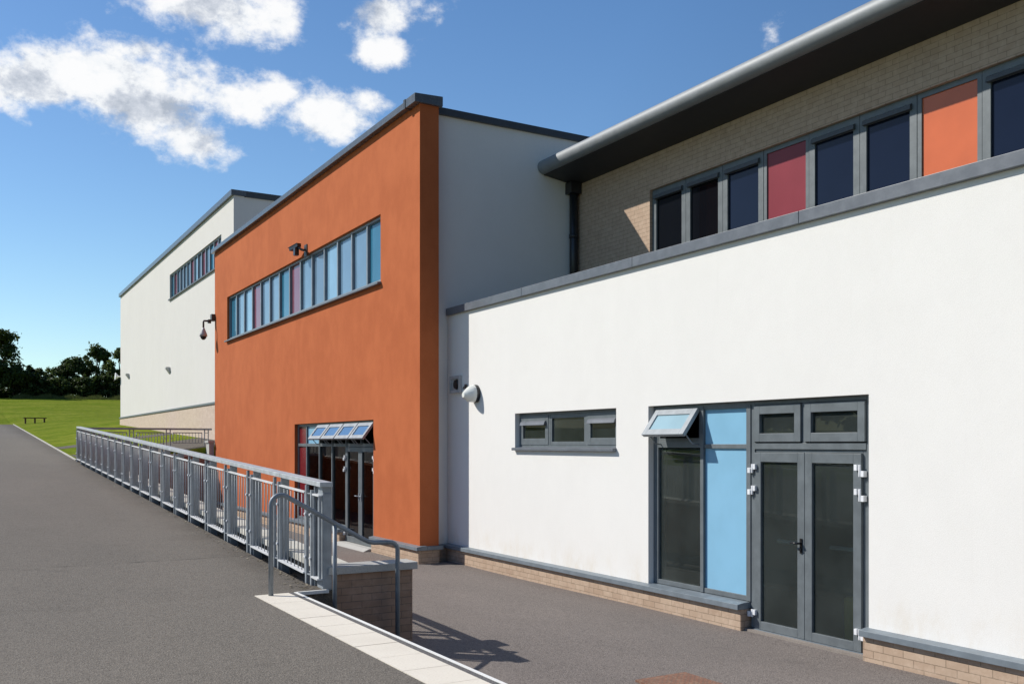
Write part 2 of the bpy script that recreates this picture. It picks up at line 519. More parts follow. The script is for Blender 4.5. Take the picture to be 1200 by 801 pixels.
def tube(bm, pts, r, n=14, caps=True):
    pts = [Vector(p) for p in pts]
    rr = r if isinstance(r, (list, tuple)) else [r] * len(pts)
    rings = []
    prev = None
    for i, p in enumerate(pts):
        if i == 0:
            d = pts[1] - p
        elif i == len(pts) - 1:
            d = p - pts[-2]
        else:
            d = (pts[i + 1] - p).normalized() + (p - pts[i - 1]).normalized()
        d.normalize()
        if prev is None:
            ref = Vector((0, 0, 1)) if abs(d.z) < 0.9 else Vector((1, 0, 0))
            s = d.cross(ref).normalized()
        else:
            s = (prev - d * prev.dot(d)).normalized()
        prev = s
        q = d.cross(s).normalized()
        rings.append([bm.verts.new(p + (s * math.cos(2 * math.pi * k / n) + q * math.sin(2 * math.pi * k / n)) * rr[i])
                      for k in range(n)])
    fs = []
    for a, b in zip(rings, rings[1:]):
        for k in range(n):
            f = bm.faces.new((a[k], a[(k + 1) % n], b[(k + 1) % n], b[k]))
            f.smooth = True
            fs.append(f)
    if caps:
        fs.append(bm.faces.new(rings[0][::-1]))
        fs.append(bm.faces.new(rings[-1]))
    bmesh.ops.recalc_face_normals(bm, faces=fs)


def wall_x(bm, xf, depth, y0, y1, z0, z1, holes=()):
    """a wall facing -X at x=xf, with rectangular openings (y0,y1,z0,z1) and real reveals"""
    ys = sorted({y0, y1, *[h[0] for h in holes], *[h[1] for h in holes]})
    zs = sorted({z0, z1, *[h[2] for h in holes], *[h[3] for h in holes]})
    ys = [y for y in ys if y0 - 1e-6 <= y <= y1 + 1e-6]
    zs = [z for z in zs if z0 - 1e-6 <= z <= z1 + 1e-6]
    V = {}

    def vert(x, y, z):
        k = (x, y, z)
        if k not in V:
            V[k] = bm.verts.new(k)
        return V[k]

    def solid(i, j):
        if i < 0 or j < 0 or i >= len(ys) - 1 or j >= len(zs) - 1:
            return False
        cy, cz = (ys[i] + ys[i + 1]) / 2, (zs[j] + zs[j + 1]) / 2
        return not any(h[0] < cy < h[1] and h[2] < cz < h[3] for h in holes)
    xb = xf + depth
    fs = []
    for i in range(len(ys) - 1):
        for j in range(len(zs) - 1):
            if not solid(i, j):
                continue
            a, b, c, d = ys[i], ys[i + 1], zs[j], zs[j + 1]
            fs.append(bm.faces.new((vert(xf, a, c), vert(xf, a, d), vert(xf, b, d), vert(xf, b, c))))
            fs.append(bm.faces.new((vert(xb, a, c), vert(xb, b, c), vert(xb, b, d), vert(xb, a, d))))
            if not solid(i - 1, j):
                fs.append(bm.faces.new((vert(xf, a, c), vert(xb, a, c), vert(xb, a, d), vert(xf, a, d))))
            if not solid(i + 1, j):
                fs.append(bm.faces.new((vert(xf, b, c), vert(xf, b, d), vert(xb, b, d), vert(xb, b, c))))
            if not solid(i, j - 1):
                fs.append(bm.faces.new((vert(xf, a, c), vert(xf, b, c), vert(xb, b, c), vert(xb, a, c))))
            if not solid(i, j + 1):
                fs.append(bm.faces.new((vert(xf, a, d), vert(xb, a, d), vert(xb, b, d), vert(xf, b, d))))


def ring_x(bm, x0, x1, y0, y1, z0, z1, w, wb=None, wt=None):
    """a rectangular frame standing in a plane of constant X"""
    wb = w if wb is None else wb
    wt = w if wt is None else wt
    box(bm, x0, x1, y0, y0 + w, z0, z1)
    box(bm, x0, x1, y1 - w, y1, z0, z1)
    box(bm, x0, x1, y0 + w, y1 - w, z0, z0 + wb)
    box(bm, x0, x1, y0 + w, y1 - w, z1 - wt, z1)


def obj(name, bm, m, parent=None, bevel=0):
    """link a bmesh built in world coordinates as one mesh object, kept in place under its parent"""
    if parent is not None:
        o_ = Vector(parent.get('_base', (0, 0, 0)))
        bmesh.ops.translate(bm, verts=bm.verts, vec=-o_)
    me = bpy.data.meshes.new(name)
    bm.to_mesh(me)
    bm.free()
    for mm in (m if isinstance(m, (list, tuple)) else [m]):
        me.materials.append(mm)
    o = bpy.data.objects.new(name, me)
    C.objects.link(o)
    if parent is not None:
        o.parent = parent
        o['_base'] = parent.get('_base', (0, 0, 0))
    if bevel:
        b = o.modifiers.new('bevel', 'BEVEL')
        b.width = bevel
        b.segments = 2
        b.limit_method = 'ANGLE'
    return o


def thing(name, label, cat, loc=(0, 0, 0), group=None):
    o = bpy.data.objects.new(name, None)
    C.objects.link(o)
    o.location = loc
    o['_base'] = tuple(loc)
    o.empty_display_size = 0.3
    o['label'] = label
    o['category'] = cat
    if group:
        o['group'] = group
    return o


def tag(o, label, cat, group=None):
    o['label'] = label
    o['category'] = cat
    if group:
        o['group'] = group
    return o


def struct(name, bm, m):
    o = obj(name, bm, m)
    o['kind'] = 'structure'
    return o


def B():
    return bmesh.new()


def lerp(a, b, t):
    return a + (b - a) * t


def clip(v, a, b):
    return max(a, min(b, v))


# ------------------------------------------------------------------ the ground
YARD = 0.04
LAND = 0.68            # the landing at the head of the steps
SLOPE = 0.041


def road_z(u):
    return LAND + SLOPE * max(0.0, u - 9.4) - 0.0 * u


def smoothstep(a, b, x):
    t = clip((x - a) / (b - a), 0, 1)
    return t * t * (3 - 2 * t)


def land_z(v, u):
    """height of the open ground at the point v (across), u (along)"""
    if (3.215 < v and u < 31.48) or (v > 2.56 and u < 9.83):
        return -0.12
    p = road_z(min(u, 150))
    fade = 1 - 0.75 * smoothstep(60, 115, u)
    b = 0.145 * clip(v - 3.6, 0, 5.5) * fade
    e = 0.0385 * max(0.0, min(u, 142) - 82) * smoothstep(-12, 3, v) + 0.0
    if v < 3.6:
        b = -0.02 * clip(-6 - v, 0, 60)
    return p + b + e


def axis_lines(vals, lo, hi, step):
    s = set(vals)
    x = lo
    while x <= hi:
        s.add(round(x, 3))
        x += step
    return sorted(s)


vsx = axis_lines([-300, -200, -120, -80, -50, -30, 2.54, 2.58, 3.195, 3.22, 3.36, 3.42, 3.44, 3.48, 3.6, 7.88, 80, 120, 200, 300], -20, 60, 1.5)
usx = axis_lines([-150, -80, -40, 9.80, 9.84, 31.46, 31.50, 31.56, 36.6, 41.2, 42.9, 175, 200, 260, 340, 420], -20, 160, 2.0)
bm = B()
grid = {}
for i, v in enumerate(vsx):
    for j, u in enumerate(usx):
        z = land_z(v, u)
        if v < 3.4 + 0.0095 * max(0, u - 33) - 0.05 and u < 101:
            z -= 0.03
        z += 0.03 * math.sin(v * 0.35 + 1) * math.sin(u * 0.21) if (u > 45 and v > 4) else 0
        grid[i, j] = bm.verts.new((v, u, z))
for i in range(len(vsx) - 1):
    for j in range(len(usx) - 1):
        f = bm.faces.new((grid[i, j], grid[i + 1, j], grid[i + 1, j + 1], grid[i, j + 1]))
        f.smooth = vsx[i] > 4 and usx[j] > 34
struct('grass_field', bm, M['grass'])


def kerb_v(u):
    return 3.28 + 0.0095 * max(0, u - 33)


# the sloping tarmac path
bm = B()
rows = axis_lines([9.36, 9.4, 9.69, 9.70, 31.46, 31.47, 33.0, 33.01], -24, 100, 2.0)
prev = None
for u in rows:
    right = (kerb_v(u) - 0.03) if u > 33 else (3.20 if 9.695 < u < 31.465 else 3.34)
    vv = [-7.0, -3.5, 0, 2.0, 2.53 if u <= 9.36 else 2.6, right if u > 9.36 else 2.531]
    cur = [bm.verts.new((v, u, road_z(u) + (0 if v > -6.9 else -0.02))) for v in vv]
    if prev:
        for k in range(len(vv) - 1):
            bm.faces.new((prev[k], prev[k + 1], cur[k + 1], cur[k]))
    prev = cur
bmesh.ops.recalc_face_normals(bm, faces=bm.faces)
struct('tarmac_path', bm, M['road'])

# a patch of tarmac beyond the railing and a narrow path across the grass
bm = B()


def sheet(bm, v0, v1, u0, u1, dz):
    """a thin surface laid over the ground, on the same grid lines as the ground itself"""
    vv = [v for v in vsx if v0 <= v <= v1]
    uu = [u for u in usx if u0 <= u <= u1]
    g = [[bm.verts.new((v, u, land_z(v, u) + dz)) for u in uu] for v in vv]
    for i in range(len(vv) - 1):
        for j in range(len(uu) - 1):
            bm.faces.new((g[i][j], g[i + 1][j], g[i + 1][j + 1], g[i][j + 1]))


sheet(bm, 3.44, 7.88, 31.56, 36.6, 0.008)
struct('upper_pavement', bm, M['road'])
bm = B()
sheet(bm, 3.44, 7.88, 41.2, 42.9, 0.008)
struct('grass_path', bm, M['road'])

# pale concrete edging along the path
bm = B()
prev = None
for u in axis_lines([33.2], 34, 104, 2):
    x = kerb_v(u)
    z = road_z(u) + 0.035
    cur = [bm.verts.new(p) for p in ((x - 0.024, u, z - 0.15), (x - 0.024, u, z), (x + 0.024, u, z), (x + 0.024, u, z - 0.15))]
    if prev:
        for k in range(3):
            bm.faces.new((prev[k], prev[k + 1], cur[k + 1], cur[k]))
    prev = cur
bmesh.ops.recalc_face_normals(bm, faces=bm.faces)
struct('path_kerb', bm, M['kerb'])

# the lower yard
bm = B()
g = {}
ys_ = axis_lines([31.4], -8, 31, 1.0)
xs_ = [3.5 + 0.5 * i for i in range(10)]
for i, x in enumerate(xs_):
    for j, y in enumerate(ys_):
        g[i, j] = bm.verts.new((x, y, YARD + 0.006 * math.sin(x * 2.1 + y) + 0.005 * math.sin(y * 0.9)))
for i in range(len(xs_) - 1):
    for j in range(len(ys_) - 1):
        f = bm.faces.new((g[i, j], g[i + 1, j], g[i + 1, j + 1], g[i, j + 1]))
        f.smooth = True
struct('lower_yard', bm, M['yard'])

# steps going down from the landing to the yard: the risers and treads are one asphalt flight
bm = B()
STEP_END = 9.36
prof = [(2.531, LAND - 0.005), (2.958, LAND - 0.005), (2.958, 0.52), (3.26, 0.52), (3.26, 0.36), (3.56, 0.36),
        (3.56, 0.20), (3.86, 0.20), (3.86, -0.1), (2.531, -0.1)]
prism(bm, prof, 'Y', 1.5, STEP_END)
struct('steps', bm, M['road'])
# pale slabs along the top step, grip strip and white nosing
bm = B()
js = [STEP_END]
u = 8.79
while u > 1.6:
    js.append(u)
    u -= 0.435
for a, b in zip(js, js[1:]):
    box(bm, 2.535, 2.878, b + 0.004, a - 0.004, LAND - 0.02, LAND + 0.004 + R.uniform(-0.0015, 0.0015))
struct('paving_slabs', bm, M['slab'])
bm = B()
box(bm, 2.882, 2.932, 1.6, STEP_END, LAND - 0.02, LAND + 0.002)
struct('step_grip_strip', bm, M['grip'])
bm = B()
box(bm, 2.934, 2.964, 1.6, STEP_END, LAND - 0.03, LAND + 0.005)
box(bm, 2.967, 3.30, STEP_END - 0.012, STEP_END + 0.020, LAND - 0.03, LAND + 0.004)
struct('step_nosing', bm, M['nosing'])
bm = B()
box(bm, 2.60, 3.36, STEP_END + 0.022, 9.9, -0.1, LAND - 0.012)
struct('landing_base', bm, M['road'])


# ------------------------------------------------------------------ white single storey block
WX = 7.80
HEAD = 2.675
low = thing('classroom_block', 'single storey white rendered block with grey double doors, sky blue panels and a brick base',
            'building', (7.8, 8.0, 0))
bm = B()
wall_x(bm, WX, 0.30, -4, 15.64, 0.30, 4.55,
       [(6.30, 9.77, 0.30, HEAD), (10.47, 13.2, 2.075, HEAD)])
obj('wall', bm, M['white'], low)
bm = B()
box(bm, 7.745, 8.05, 8.03, 15.62, -0.15, 0.285)
box(bm, 7.745, 8.05, -4, 6.32, -0.15, 0.285)
obj('plinth', bm, [M['brick_x']], low)
# end returns of the plinth beside the doors, laid as header bricks
for (a, b) in ((8.022, 8.0295), (6.3205, 6.328)):
    bm = B()
    box(bm, 7.748, 8.04, a, b, -0.15, 0.284)
    obj('plinth_end', bm, M['brick_y'], low)
bm = B()
for (a, b) in ((8.015, 15.62), (-4, 6.335)):
    prism(bm, [(7.69, 0.283), (7.69, 0.345), (7.80, 0.360), (7.86, 0.362), (7.86, 0.283)], 'Y', a, b)
prism(bm, [(7.862, 0.29), (7.862, 0.358), (7.93, 0.366), (7.93, 0.29)], 'Y', 8.016, 9.768)
obj('plinth_capping', bm, M['sill'], low, 0.004)
bm = B()
js = [-4, -0.2, 2.0, 4.4, 7.156, 10.043, 12.902, 15.60]
for a, b in zip(js, js[1:]):
    prism(bm, [(7.742, 4.533), (7.742, 4.664), (8.12, 4.690), (8.12, 4.533)], 'Y', a + 0.003, b - 0.003)
obj('coping', bm, M['coping'], low, 0.004)
bm = B()
box(bm, 8.10, 10.64, -4, 15.63, 4.30, 4.45)
obj('roof', bm, M['roof'], low)


def room(parent, x0, x1, y0, y1, z0, z1, m, name='interior'):
    bm = B()
    box(bm, x0, x1, y0, y1, z0, z1)
    bmesh.ops.delete(bm, geom=[f for f in bm.faces if f.normal.x < -0.9 or f.calc_center_median().x < x0 + 1e-4], context='FACES')
    bmesh.ops.reverse_faces(bm, faces=bm.faces)
    return obj(name, bm, m, parent)


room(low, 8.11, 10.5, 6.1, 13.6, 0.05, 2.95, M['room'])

FX = 7.885          # face of the window frames in their reveals


def pane(parent, x, y0, y1, z0, z1, m, name='pane'):
    bm = B()
    box(bm, x, x + 0.012, y0, y1, z0, z1)
    return obj(name, bm, m, parent)


# small window: two casements with hoods and a fixed light between
bm = B()
ring_x(bm, FX, FX + 0.07, 10.473, 13.197, 2.13, HEAD - 0.003, 0.035)
box(bm, FX, FX + 0.07, 12.285, 12.325, 2.165, HEAD - 0.038)
box(bm, FX, FX + 0.07, 11.28, 11.32, 2.165, HEAD - 0.038)
sw = obj('small_window', bm, M['frame'], low)
for (a, b) in ((12.327, 13.160), (10.510, 11.278)):
    bm = B()
    ring_x(bm, FX - 0.008, FX + 0.05, a, b, 2.168, HEAD - 0.041, 0.085, 0.10, 0.16)
    obj('sash', bm, M['frame'], sw, 0.003)
    pane(sw, FX + 0.012, a + 0.08, b - 0.08, 2.262, 2.48, M['haze_glass'])
    bm = B()
    prism(bm, [(FX - 0.010, 2.548), (FX - 0.040, 2.528), (FX - 0.058, 2.478), (FX - 0.048, 2.475), (FX - 0.010, 2.50)],
          'Y', a + 0.055, b - 0.055)
    obj('vent_hood', bm, M['coping'], sw)
bm = B()
ring_x(bm, FX + 0.004, FX + 0.05, 11.322, 12.283, 2.167, HEAD - 0.040, 0.045, 0.05, 0.06)
obj('fixed_light', bm, M['frame'], sw, 0.003)
pane(sw, FX + 0.03, 11.36, 12.245, 2.21, 2.59, M['haze_glass'])
bm = B()
prism(bm, [(7.735, 2.078), (7.735, 2.120), (7.884, 2.135), (7.884, 2.078)], 'Y', 10.462, 13.205)
obj('window_sill', bm, M['coping'], low, 0.004)

# the tall window, the blue panels and the doors
bm = B()
box(bm, FX, FX + 0.07, 9.672, 9.768, 0.368, HEAD - 0.003)
box(bm, FX - 0.012, FX + 0.07, 8.795, 8.853, 0.368, HEAD - 0.04)
box(bm, FX - 0.012, FX + 0.07, 7.998, 8.066, 0.368, HEAD - 0.04)
box(bm, FX, FX + 0.07, 7.998, 9.67, HEAD - 0.075, HEAD - 0.003)
box(bm, FX, FX + 0.07, 8.855, 9.67, 2.135, 2.222)
box(bm, FX, FX + 0.07, 8.068, 8.793, 2.128, 2.180)
box(bm, FX, FX + 0.07, 8.855, 9.67, 0.368, 0.425)
box(bm, FX, FX + 0.07, 8.068, 8.793, 0.368, 0.425)
tall = obj('tall_window', bm, M['frame'], low, 0.003)
pane(tall, FX + 0.032, 8.85, 9.675, 0.42, 2.14, M['haze_glass'])
for (a, b) in ((0.42, 2.13), (2.178, HEAD - 0.07)):
    bm = B()
    box(bm, FX + 0.025, FX + 0.06, 8.06, 8.797, a, b)
    obj('blue_panel', bm, M['blue'], tall)


def open_vent(parent, xh, y0, y1, zt, h, ang, glassm, name='open_vent', stay=True):
    """a top hung sash standing open, hinged at (xh, zt)"""
    bm = B()
    ring_x(bm, -0.05, 0.0, y0, y1, -h, 0, 0.085)
    rot = Matrix.Rotation(ang, 4, 'Y')
    bmesh.ops.transform(bm, matrix=Matrix.Translation((xh, 0, zt)) @ rot, verts=bm.verts)
    s = obj(name, bm, M['vent_frame'], parent, 0.003)
    bm = B()
    box(bm, -0.034, -0.022, y0 + 0.08, y1 - 0.08, -h + 0.08, -0.08)
    bmesh.ops.transform(bm, matrix=Matrix.Translation((xh, 0, zt)) @ rot, verts=bm.verts)
    obj('pane', bm, glassm, s)
    if stay:
        e = rot @ Vector((0, 0, -h * 0.86))
        for yy in (y0 + 0.05, y1 - 0.05):
            bm = B()
            tube(bm, [(xh + 0.04, yy, zt - h * 1.05), (xh + 0.02 + e.x * 0.5, yy, zt - h * 1.02),
                      (xh + e.x, yy, zt + e.z)], 0.009, 6)
            obj('stay', bm, M['galv'], s)
    return s


open_vent(tall, FX - 0.005, 8.860, 9.665, 2.592, 0.40, math.radians(37), M['vent_glass'])
bm = B()
ring_x(bm, FX + 0.002, FX + 0.06, 8.857, 9.668, 2.224, HEAD - 0.078, 0.03)
obj('vent_frame', bm, M['frame'], tall)

bm = B()
box(bm, FX, FX + 0.07, 7.940, 7.997, 0.075, HEAD - 0.003)
box(bm, FX, FX + 0.07, 6.303, 6.395, 0.075, HEAD - 0.003)
box(bm, FX + 0.014, FX + 0.068, 6.396, 6.446, 0.077, 2.120)
box(bm, FX + 0.014, FX + 0.068, 6.447, 7.929, 2.086, 2.120)
box(bm, FX + 0.014, FX + 0.068, 7.931, 7.9395, 0.077, 2.120)
box(bm, FX, FX + 0.07, 6.397, 7.938, HEAD - 0.05, HEAD - 0.003)
box(bm, FX - 0.008, FX + 0.07, 6.397, 7.938, 2.122, 2.192)
box(bm, FX, FX + 0.07, 7.188, 7.236, 2.194, HEAD - 0.052)
dset = obj('door_frame', bm, M['frame'], low, 0.003)
for (a, b) in ((7.240, 7.934), (6.400, 7.184)):
    bm = B()
    ring_x(bm, FX - 0.025, FX + 0.05, a, b, 2.205, HEAD - 0.056, 0.088, 0.095, 0.10)
    obj('fanlight_sash', bm, M['frame'], dset, 0.003)
    pane(dset, FX + 0.012, a + 0.08, b - 0.08, 2.295, HEAD - 0.15, M['haze_glass'])
hinge_z = ((1.88, 1.922), (1.632, 1.676), (0.236, 0.262))
for k, (a, b) in enumerate(((7.190, 7.930), (6.448, 7.184))):
    bm = B()
    ring_x(bm, FX - 0.018, FX + 0.045, a, b, 0.078, 2.084, 0.098, 0.092, 0.105)
    d = obj('door', bm, M['frame'], dset, 0.003)
    pane(d, FX + 0.010, a + 0.093, b - 0.093, 0.165, 1.985, M['haze_glass'])
    bm = B()
    tube(bm, [(FX + 0.075, a + 0.105, 1.09), (FX + 0.075, a + 0.46, 1.09)], 0.024, 8)
    obj('push_bar', bm, M['bolt'], d)
    for (z1, z2) in hinge_z:
        bm = B()
        if k == 0:
            box(bm, FX - 0.055, FX - 0.003, 7.965, 8.005, z1 - 0.03, z1 + 0.03)
            box(bm, FX - 0.050, FX - 0.019, 7.890, 7.926, z2 - 0.03, z2 + 0.03)
            tube(bm, [(FX - 0.035, 7.945, z1 - 0.03), (FX - 0.035, 7.945, z2 + 0.03)], 0.014, 8)
        else:
            box(bm, FX - 0.050, FX - 0.019, 6.478, 6.512, z2 - 0.01, z2 + 0.05)
            box(bm, FX - 0.055, FX - 0.003, 6.388, 6.424, z1 - 0.03, z1 + 0.03)
            tube(bm, [(FX - 0.035, 6.450, z1 - 0.03), (FX - 0.035, 6.450, z2 + 0.05)], 0.014, 8)
        obj('hinge', bm, M['hinge'], d, 0.002)
    if k == 0:
        bm = B()
        box(bm, FX - 0.030, FX - 0.019, 7.215, 7.245, 1.00, 1.16)
        tube(bm, [(FX - 0.028, 7.230, 1.11), (FX - 0.075, 7.230, 1.11)], 0.012, 8)
        tube(bm, [(FX - 0.075, 7.224, 1.11), (FX - 0.075, 7.34, 1.108)], 0.011, 8)
        tube(bm, [(FX - 0.030, 7.230, 1.04), (FX - 0.045, 7.230, 1.04)], 0.014, 10)
        obj('handle', bm, M['black'], d)
bm = B()
box(bm, 7.80, 8.08, 6.33, 8.018, -0.05, 0.066)
M['paver'] = render_mat('brown_grey_paver', (0.23, 0.20, 0.175), (0.30, 0.265, 0.235), 0.6)
obj('threshold', bm, M['paver'], low)
bm = B()
box(bm, FX - 0.03, 8.1, 6.40, 7.94, 0.066, 0.075)
obj('door_sill', bm, M['sill'], low)

# ------------------------------------------------------------------ orange two storey block
OX = 7.14
UO0, UO1 = 15.43, 31.05
org = thing('orange_block', 'two storey block with orange rendered front, long strip window and glazed entrance',
            'building', (7.14, 20, 0))
EY0, EY1 = 17.62, 22.72
SY0, SY1 = 17.25, 29.44
bm = B()
wall_x(bm, OX, 0.375, UO0, UO1, 0.30, 8.29,
       [(EY0, EY1, 0.30, 2.665), (SY0, SY1, 5.31, 6.676)])
obj('front_wall', bm, M['orange'], org)
bm = B()
box(bm, 7.085, 7.50, 19.42, UO1 - 0.02, -0.15, 0.285)
box(bm, 7.085, 7.50, UO0 - 0.05, 17.60, -0.15, 0.285)
obj('plinth', bm, M['brick_x'], org)
bm = B()
box(bm, 7.088, 7.498, UO0 - 0.058, UO0 - 0.0505, -0.15, 0.284)
obj('plinth_end', bm, M['brick_y'], org)
bm = B()
box(bm, 7.502, 8.0, 15.60, 15.90, -0.15, 0.284)
obj('plinth_end', bm, M['brick_y'], org)
bm = B()
for (a, b) in ((19.40, UO1 - 0.01), (UO0 - 0.10, 17.61)):
    prism(bm, [(7.035, 0.283), (7.035, 0.345), (7.14, 0.360), (7.24, 0.362), (7.24, 0.283)], 'Y', a, b)
box(bm, 7.242, 7.56, UO0 - 0.10, UO0 - 0.002, 0.283, 0.350)
box(bm, 7.50, 7.80, 15.57, 15.648, 0.286, 0.350)
obj('plinth_capping', bm, M['sill'], org, 0.004)
bm = B()
prism(bm, [(7.025, 8.285), (7.025, 8.405), (7.56, 8.43), (7.56, 8.285)], 'Y', 15.86, UO1 + 0.06)
prism(bm, [(7.015, 8.272), (7.015, 8.425), (7.57, 8.45), (7.57, 8.272)], 'Y', UO0 - 0.06, 15.78)
obj('coping', bm, M['cap'], org, 0.004)
bm = B()
prism(bm, [(7.005, 8.262), (7.005, 8.432), (7.575, 8.455), (7.575, 8.262)], 'Y', 15.782, 15.858)
obj('coping_joint', bm, M['cop_dark'], org)
# white body behind the orange front
bm = B()
box(bm, 7.518, 26, 15.65, 15.95, 0.30, 8.215)
box(bm, 25.7, 26, 15.955, 31.60, 0.0, 8.215)
obj('side_wall', bm, M['white'], org)
bm = B()
box(bm, 7.58, 26.1, 15.59, 16.05, 8.215, 8.345)
obj('side_coping', bm, M['cop_dark'], org, 0.004)
bm = B()
box(bm, 7.53, 25.7, 15.955, 31.60, 7.9, 8.1)
M['roof_pale'] = metal_paint('pale_bounce_roof', (0.42, 0.42, 0.42), 0.7)  # unseen roof made pale to bounce sunlight onto the tall block's side wall
obj('roof', bm, M['roof_pale'], org)
bm = B()
box(bm, 7.5175, 25.7, 30.9, 31.04, 0.0, 7.89)
obj('back_wall', bm, M['white'], org)
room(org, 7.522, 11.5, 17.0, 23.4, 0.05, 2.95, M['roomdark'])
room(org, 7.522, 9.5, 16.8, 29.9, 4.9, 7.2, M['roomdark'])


def strip_window(parent, xf, y0, y1, z0, z1, fills, fw=0.055, mw=0.06, far=False):
    """one band window read from the far end (large y) to the near end"""
    n = len(fills)
    bm = B()
    ring_x(bm, xf, xf + 0.08, y0, y1, z0, z1, fw, 0.06, 0.05)
    step = (y1 - y0) / n
    for i in range(1, n):
        yy = y1 - i * step
        box(bm, xf - 0.002, xf + 0.08, yy - mw / 2, yy + mw / 2, z0 + 0.062, z1 - 0.052)
    w = obj('strip_window', bm, M['band_frame'], parent)
    for i, k in enumerate(fills):
        a, b = y1 - (i + 1) * step + mw / 2, y1 - i * step - mw / 2
        bm = B()
        v4 = box(bm, xf + 0.055, xf + 0.066, a - 0.01, b + 0.01, z0 + 0.05, z1 - 0.04)
        # each pane sits a hair out of true, as glazing does
        ta, tb = R.uniform(-0.004, 0.004), R.uniform(-0.004, 0.004)
        for q in v4:
            q.co.x += ta * (q.co.y - (a + b) / 2) * 2 + tb * (q.co.z - (z0 + z1) / 2)
        obj('pane' if k in ('pale', 'paler', 'greyblue') else 'colour_panel', bm, M[k], w)
    return w


strip_window(org, 7.205, SY0 + 0.003, SY1 - 0.003, 5.365, 6.673,
             ['teal', 'pale', 'paler', 'mauve', 'pale', 'pale', 'teal', 'mauve', 'pale', 'greyblue', 'paler', 'pale', 'pale', 'teal'])
bm = B()
prism(bm, [(7.055, 5.300), (7.055, 5.338), (7.2, 5.362), (7.204, 5.362), (7.204, 5.300)], 'Y', SY0 - 0.04, SY1 + 0.04)
obj('window_sill', bm, M['coping'], org, 0.003)

# glazed entrance
EX = 7.215
bm = B()
box(bm, EX, EX + 0.07, EY1 - 0.075, EY1 - 0.003, 0.366, 2.662)
box(bm, EX, EX + 0.07, EY0 + 0.003, EY0 + 0.075, 0.10, 2.662)
box(bm, EX, EX + 0.07, EY0 + 0.077, EY1 - 0.077, 2.60, 2.662)
cols = [22.02, 21.10, 20.24, 19.36]
for c in cols:
    box(bm, EX - 0.006, EX + 0.07, c - 0.028, c + 0.028, 0.366 if c > 19.4 else 0.10, 2.598)
prev_c = EY1 - 0.077
for c in cols:
    box(bm, EX, EX + 0.07, c + 0.03, prev_c, 2.125, 2.195)
    box(bm, EX, EX + 0.07, c + 0.03, prev_c, 0.366, 0.43)
    prev_c = c - 0.03
box(bm, EX, EX + 0.07, EY0 + 0.077, prev_c, 2.125, 2.195)
box(bm, EX, EX + 0.07, 18.48, 18.52, 2.197, 2.598)
ent = obj('entrance_frame', bm, M['frame'], org, 0.003)
for (a, b) in ((0.42, 2.13), (2.19, 2.605)):
    bm = B()
    box(bm, EX + 0.03, EX + 0.06, 22.04, EY1 - 0.07, a, b)
    obj('red_panel', bm, M['red'], ent)
bm = B()
box(bm, EX + 0.03, EX + 0.06, 21.12, 22.0, 2.19, 2.605)
obj('blue_panel', bm, M['blue'], ent)
for (a, b) in ((21.12, 22.0), (20.26, 21.08), (19.38, 20.22)):
    pane(ent, EX + 0.03, a, b, 0.425, 2.13, M['glass'])
for (a, b) in ((20.27, 21.07), (19.39, 20.21), (18.525, 19.33), (17.70, 18.475)):
    open_vent(ent, EX - 0.008, a, b, 2.590, 0.40, math.radians(37), M['sky_glass'])
for k, (a, b) in enumerate(((18.505, 19.325), (17.70, 18.495))):
    bm = B()
    ring_x(bm, EX - 0.015, EX + 0.05, a, b, 0.105, 2.118, 0.095, 0.12, 0.10)
    d = obj('door', bm, M['frame'], ent, 0.003)
    pane(d, EX + 0.012, a + 0.09, b - 0.09, 0.22, 2.02, M['glass'])
    for z in (1.88, 1.64, 0.28):
        bm = B()
        yy = b - 0.01 if k == 0 else a + 0.01
        box(bm, EX - 0.06, EX - 0.016, yy - 0.02, yy + 0.02, z, z + 0.06)
        box(bm, EX - 0.06, EX - 0.016, yy + (0.03 if k == 0 else -0.07), yy + (0.07 if k == 0 else -0.03), z - 0.05, z + 0.01)
        obj('hinge', bm, M['hinge'], d)
    bm = B()
    yy = 18.56 if k == 0 else 18.44
    box(bm, EX - 0.026, EX - 0.0155, yy - 0.015, yy + 0.015, 1.00, 1.16)
    tube(bm, [(EX - 0.06, yy, 1.1), (EX - 0.06, yy + (0.12 if k == 0 else -0.12), 1.1)], 0.011, 8)
    tube(bm, [(EX - 0.02, yy, 1.1), (EX - 0.062, yy, 1.1)], 0.011, 8)
    obj('handle', bm, M['galv'], d)
bm = B()
prism(bm, [(6.93, 0.045), (7.05, 0.096), (7.50, 0.098), (7.50, -0.05), (6.93, -0.05)], 'Y', 17.63, 19.40)
obj('threshold', bm, M['cope_stone'], org)

# ------------------------------------------------------------------ tall white block beyond
FWX = 7.90
UF0, UF1 = 31.70, 56.9
far = thing('tall_white_block', 'tall white rendered block with pinkish base and small strip window beyond the orange block',
            'building', (7.9, 40, 2))
bm = B()
wall_x(bm, FWX, 0.35, UF0, UF1, 3.66, 10.42, [(33.4, 42.62, 8.36, 9.46)])
box(bm, FWX + 0.35, 28, UF0, UF0 + 0.3, 0, 10.40)
box(bm, FWX + 0.35, 28, UF1 - 0.3, UF1, 0, 10.40)
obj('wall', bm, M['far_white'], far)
bm = B()
box(bm, FWX - 0.03, FWX + 0.348, UF0, UF1 + 0.02, 0.5, 3.60)
obj('plinth', bm, M['brick_pink'], far)
bm = B()
box(bm, FWX - 0.07, FWX + 0.10, UF0, UF1 + 0.04, 3.602, 3.672)
obj('plinth_capping', bm, M['frame'], far)
bm = B()
box(bm, FWX - 0.09, FWX + 0.4, UF0 - 0.05, UF1 + 0.06, 10.42, 10.60)
obj('coping', bm, M['cap'], far)
bm = B()
box(bm, FWX + 0.402, 28.1, UF0 - 0.05, UF0 + 0.4, 10.40, 10.60)
obj('side_coping', bm, M['cop_dark'], far)
bm = B()
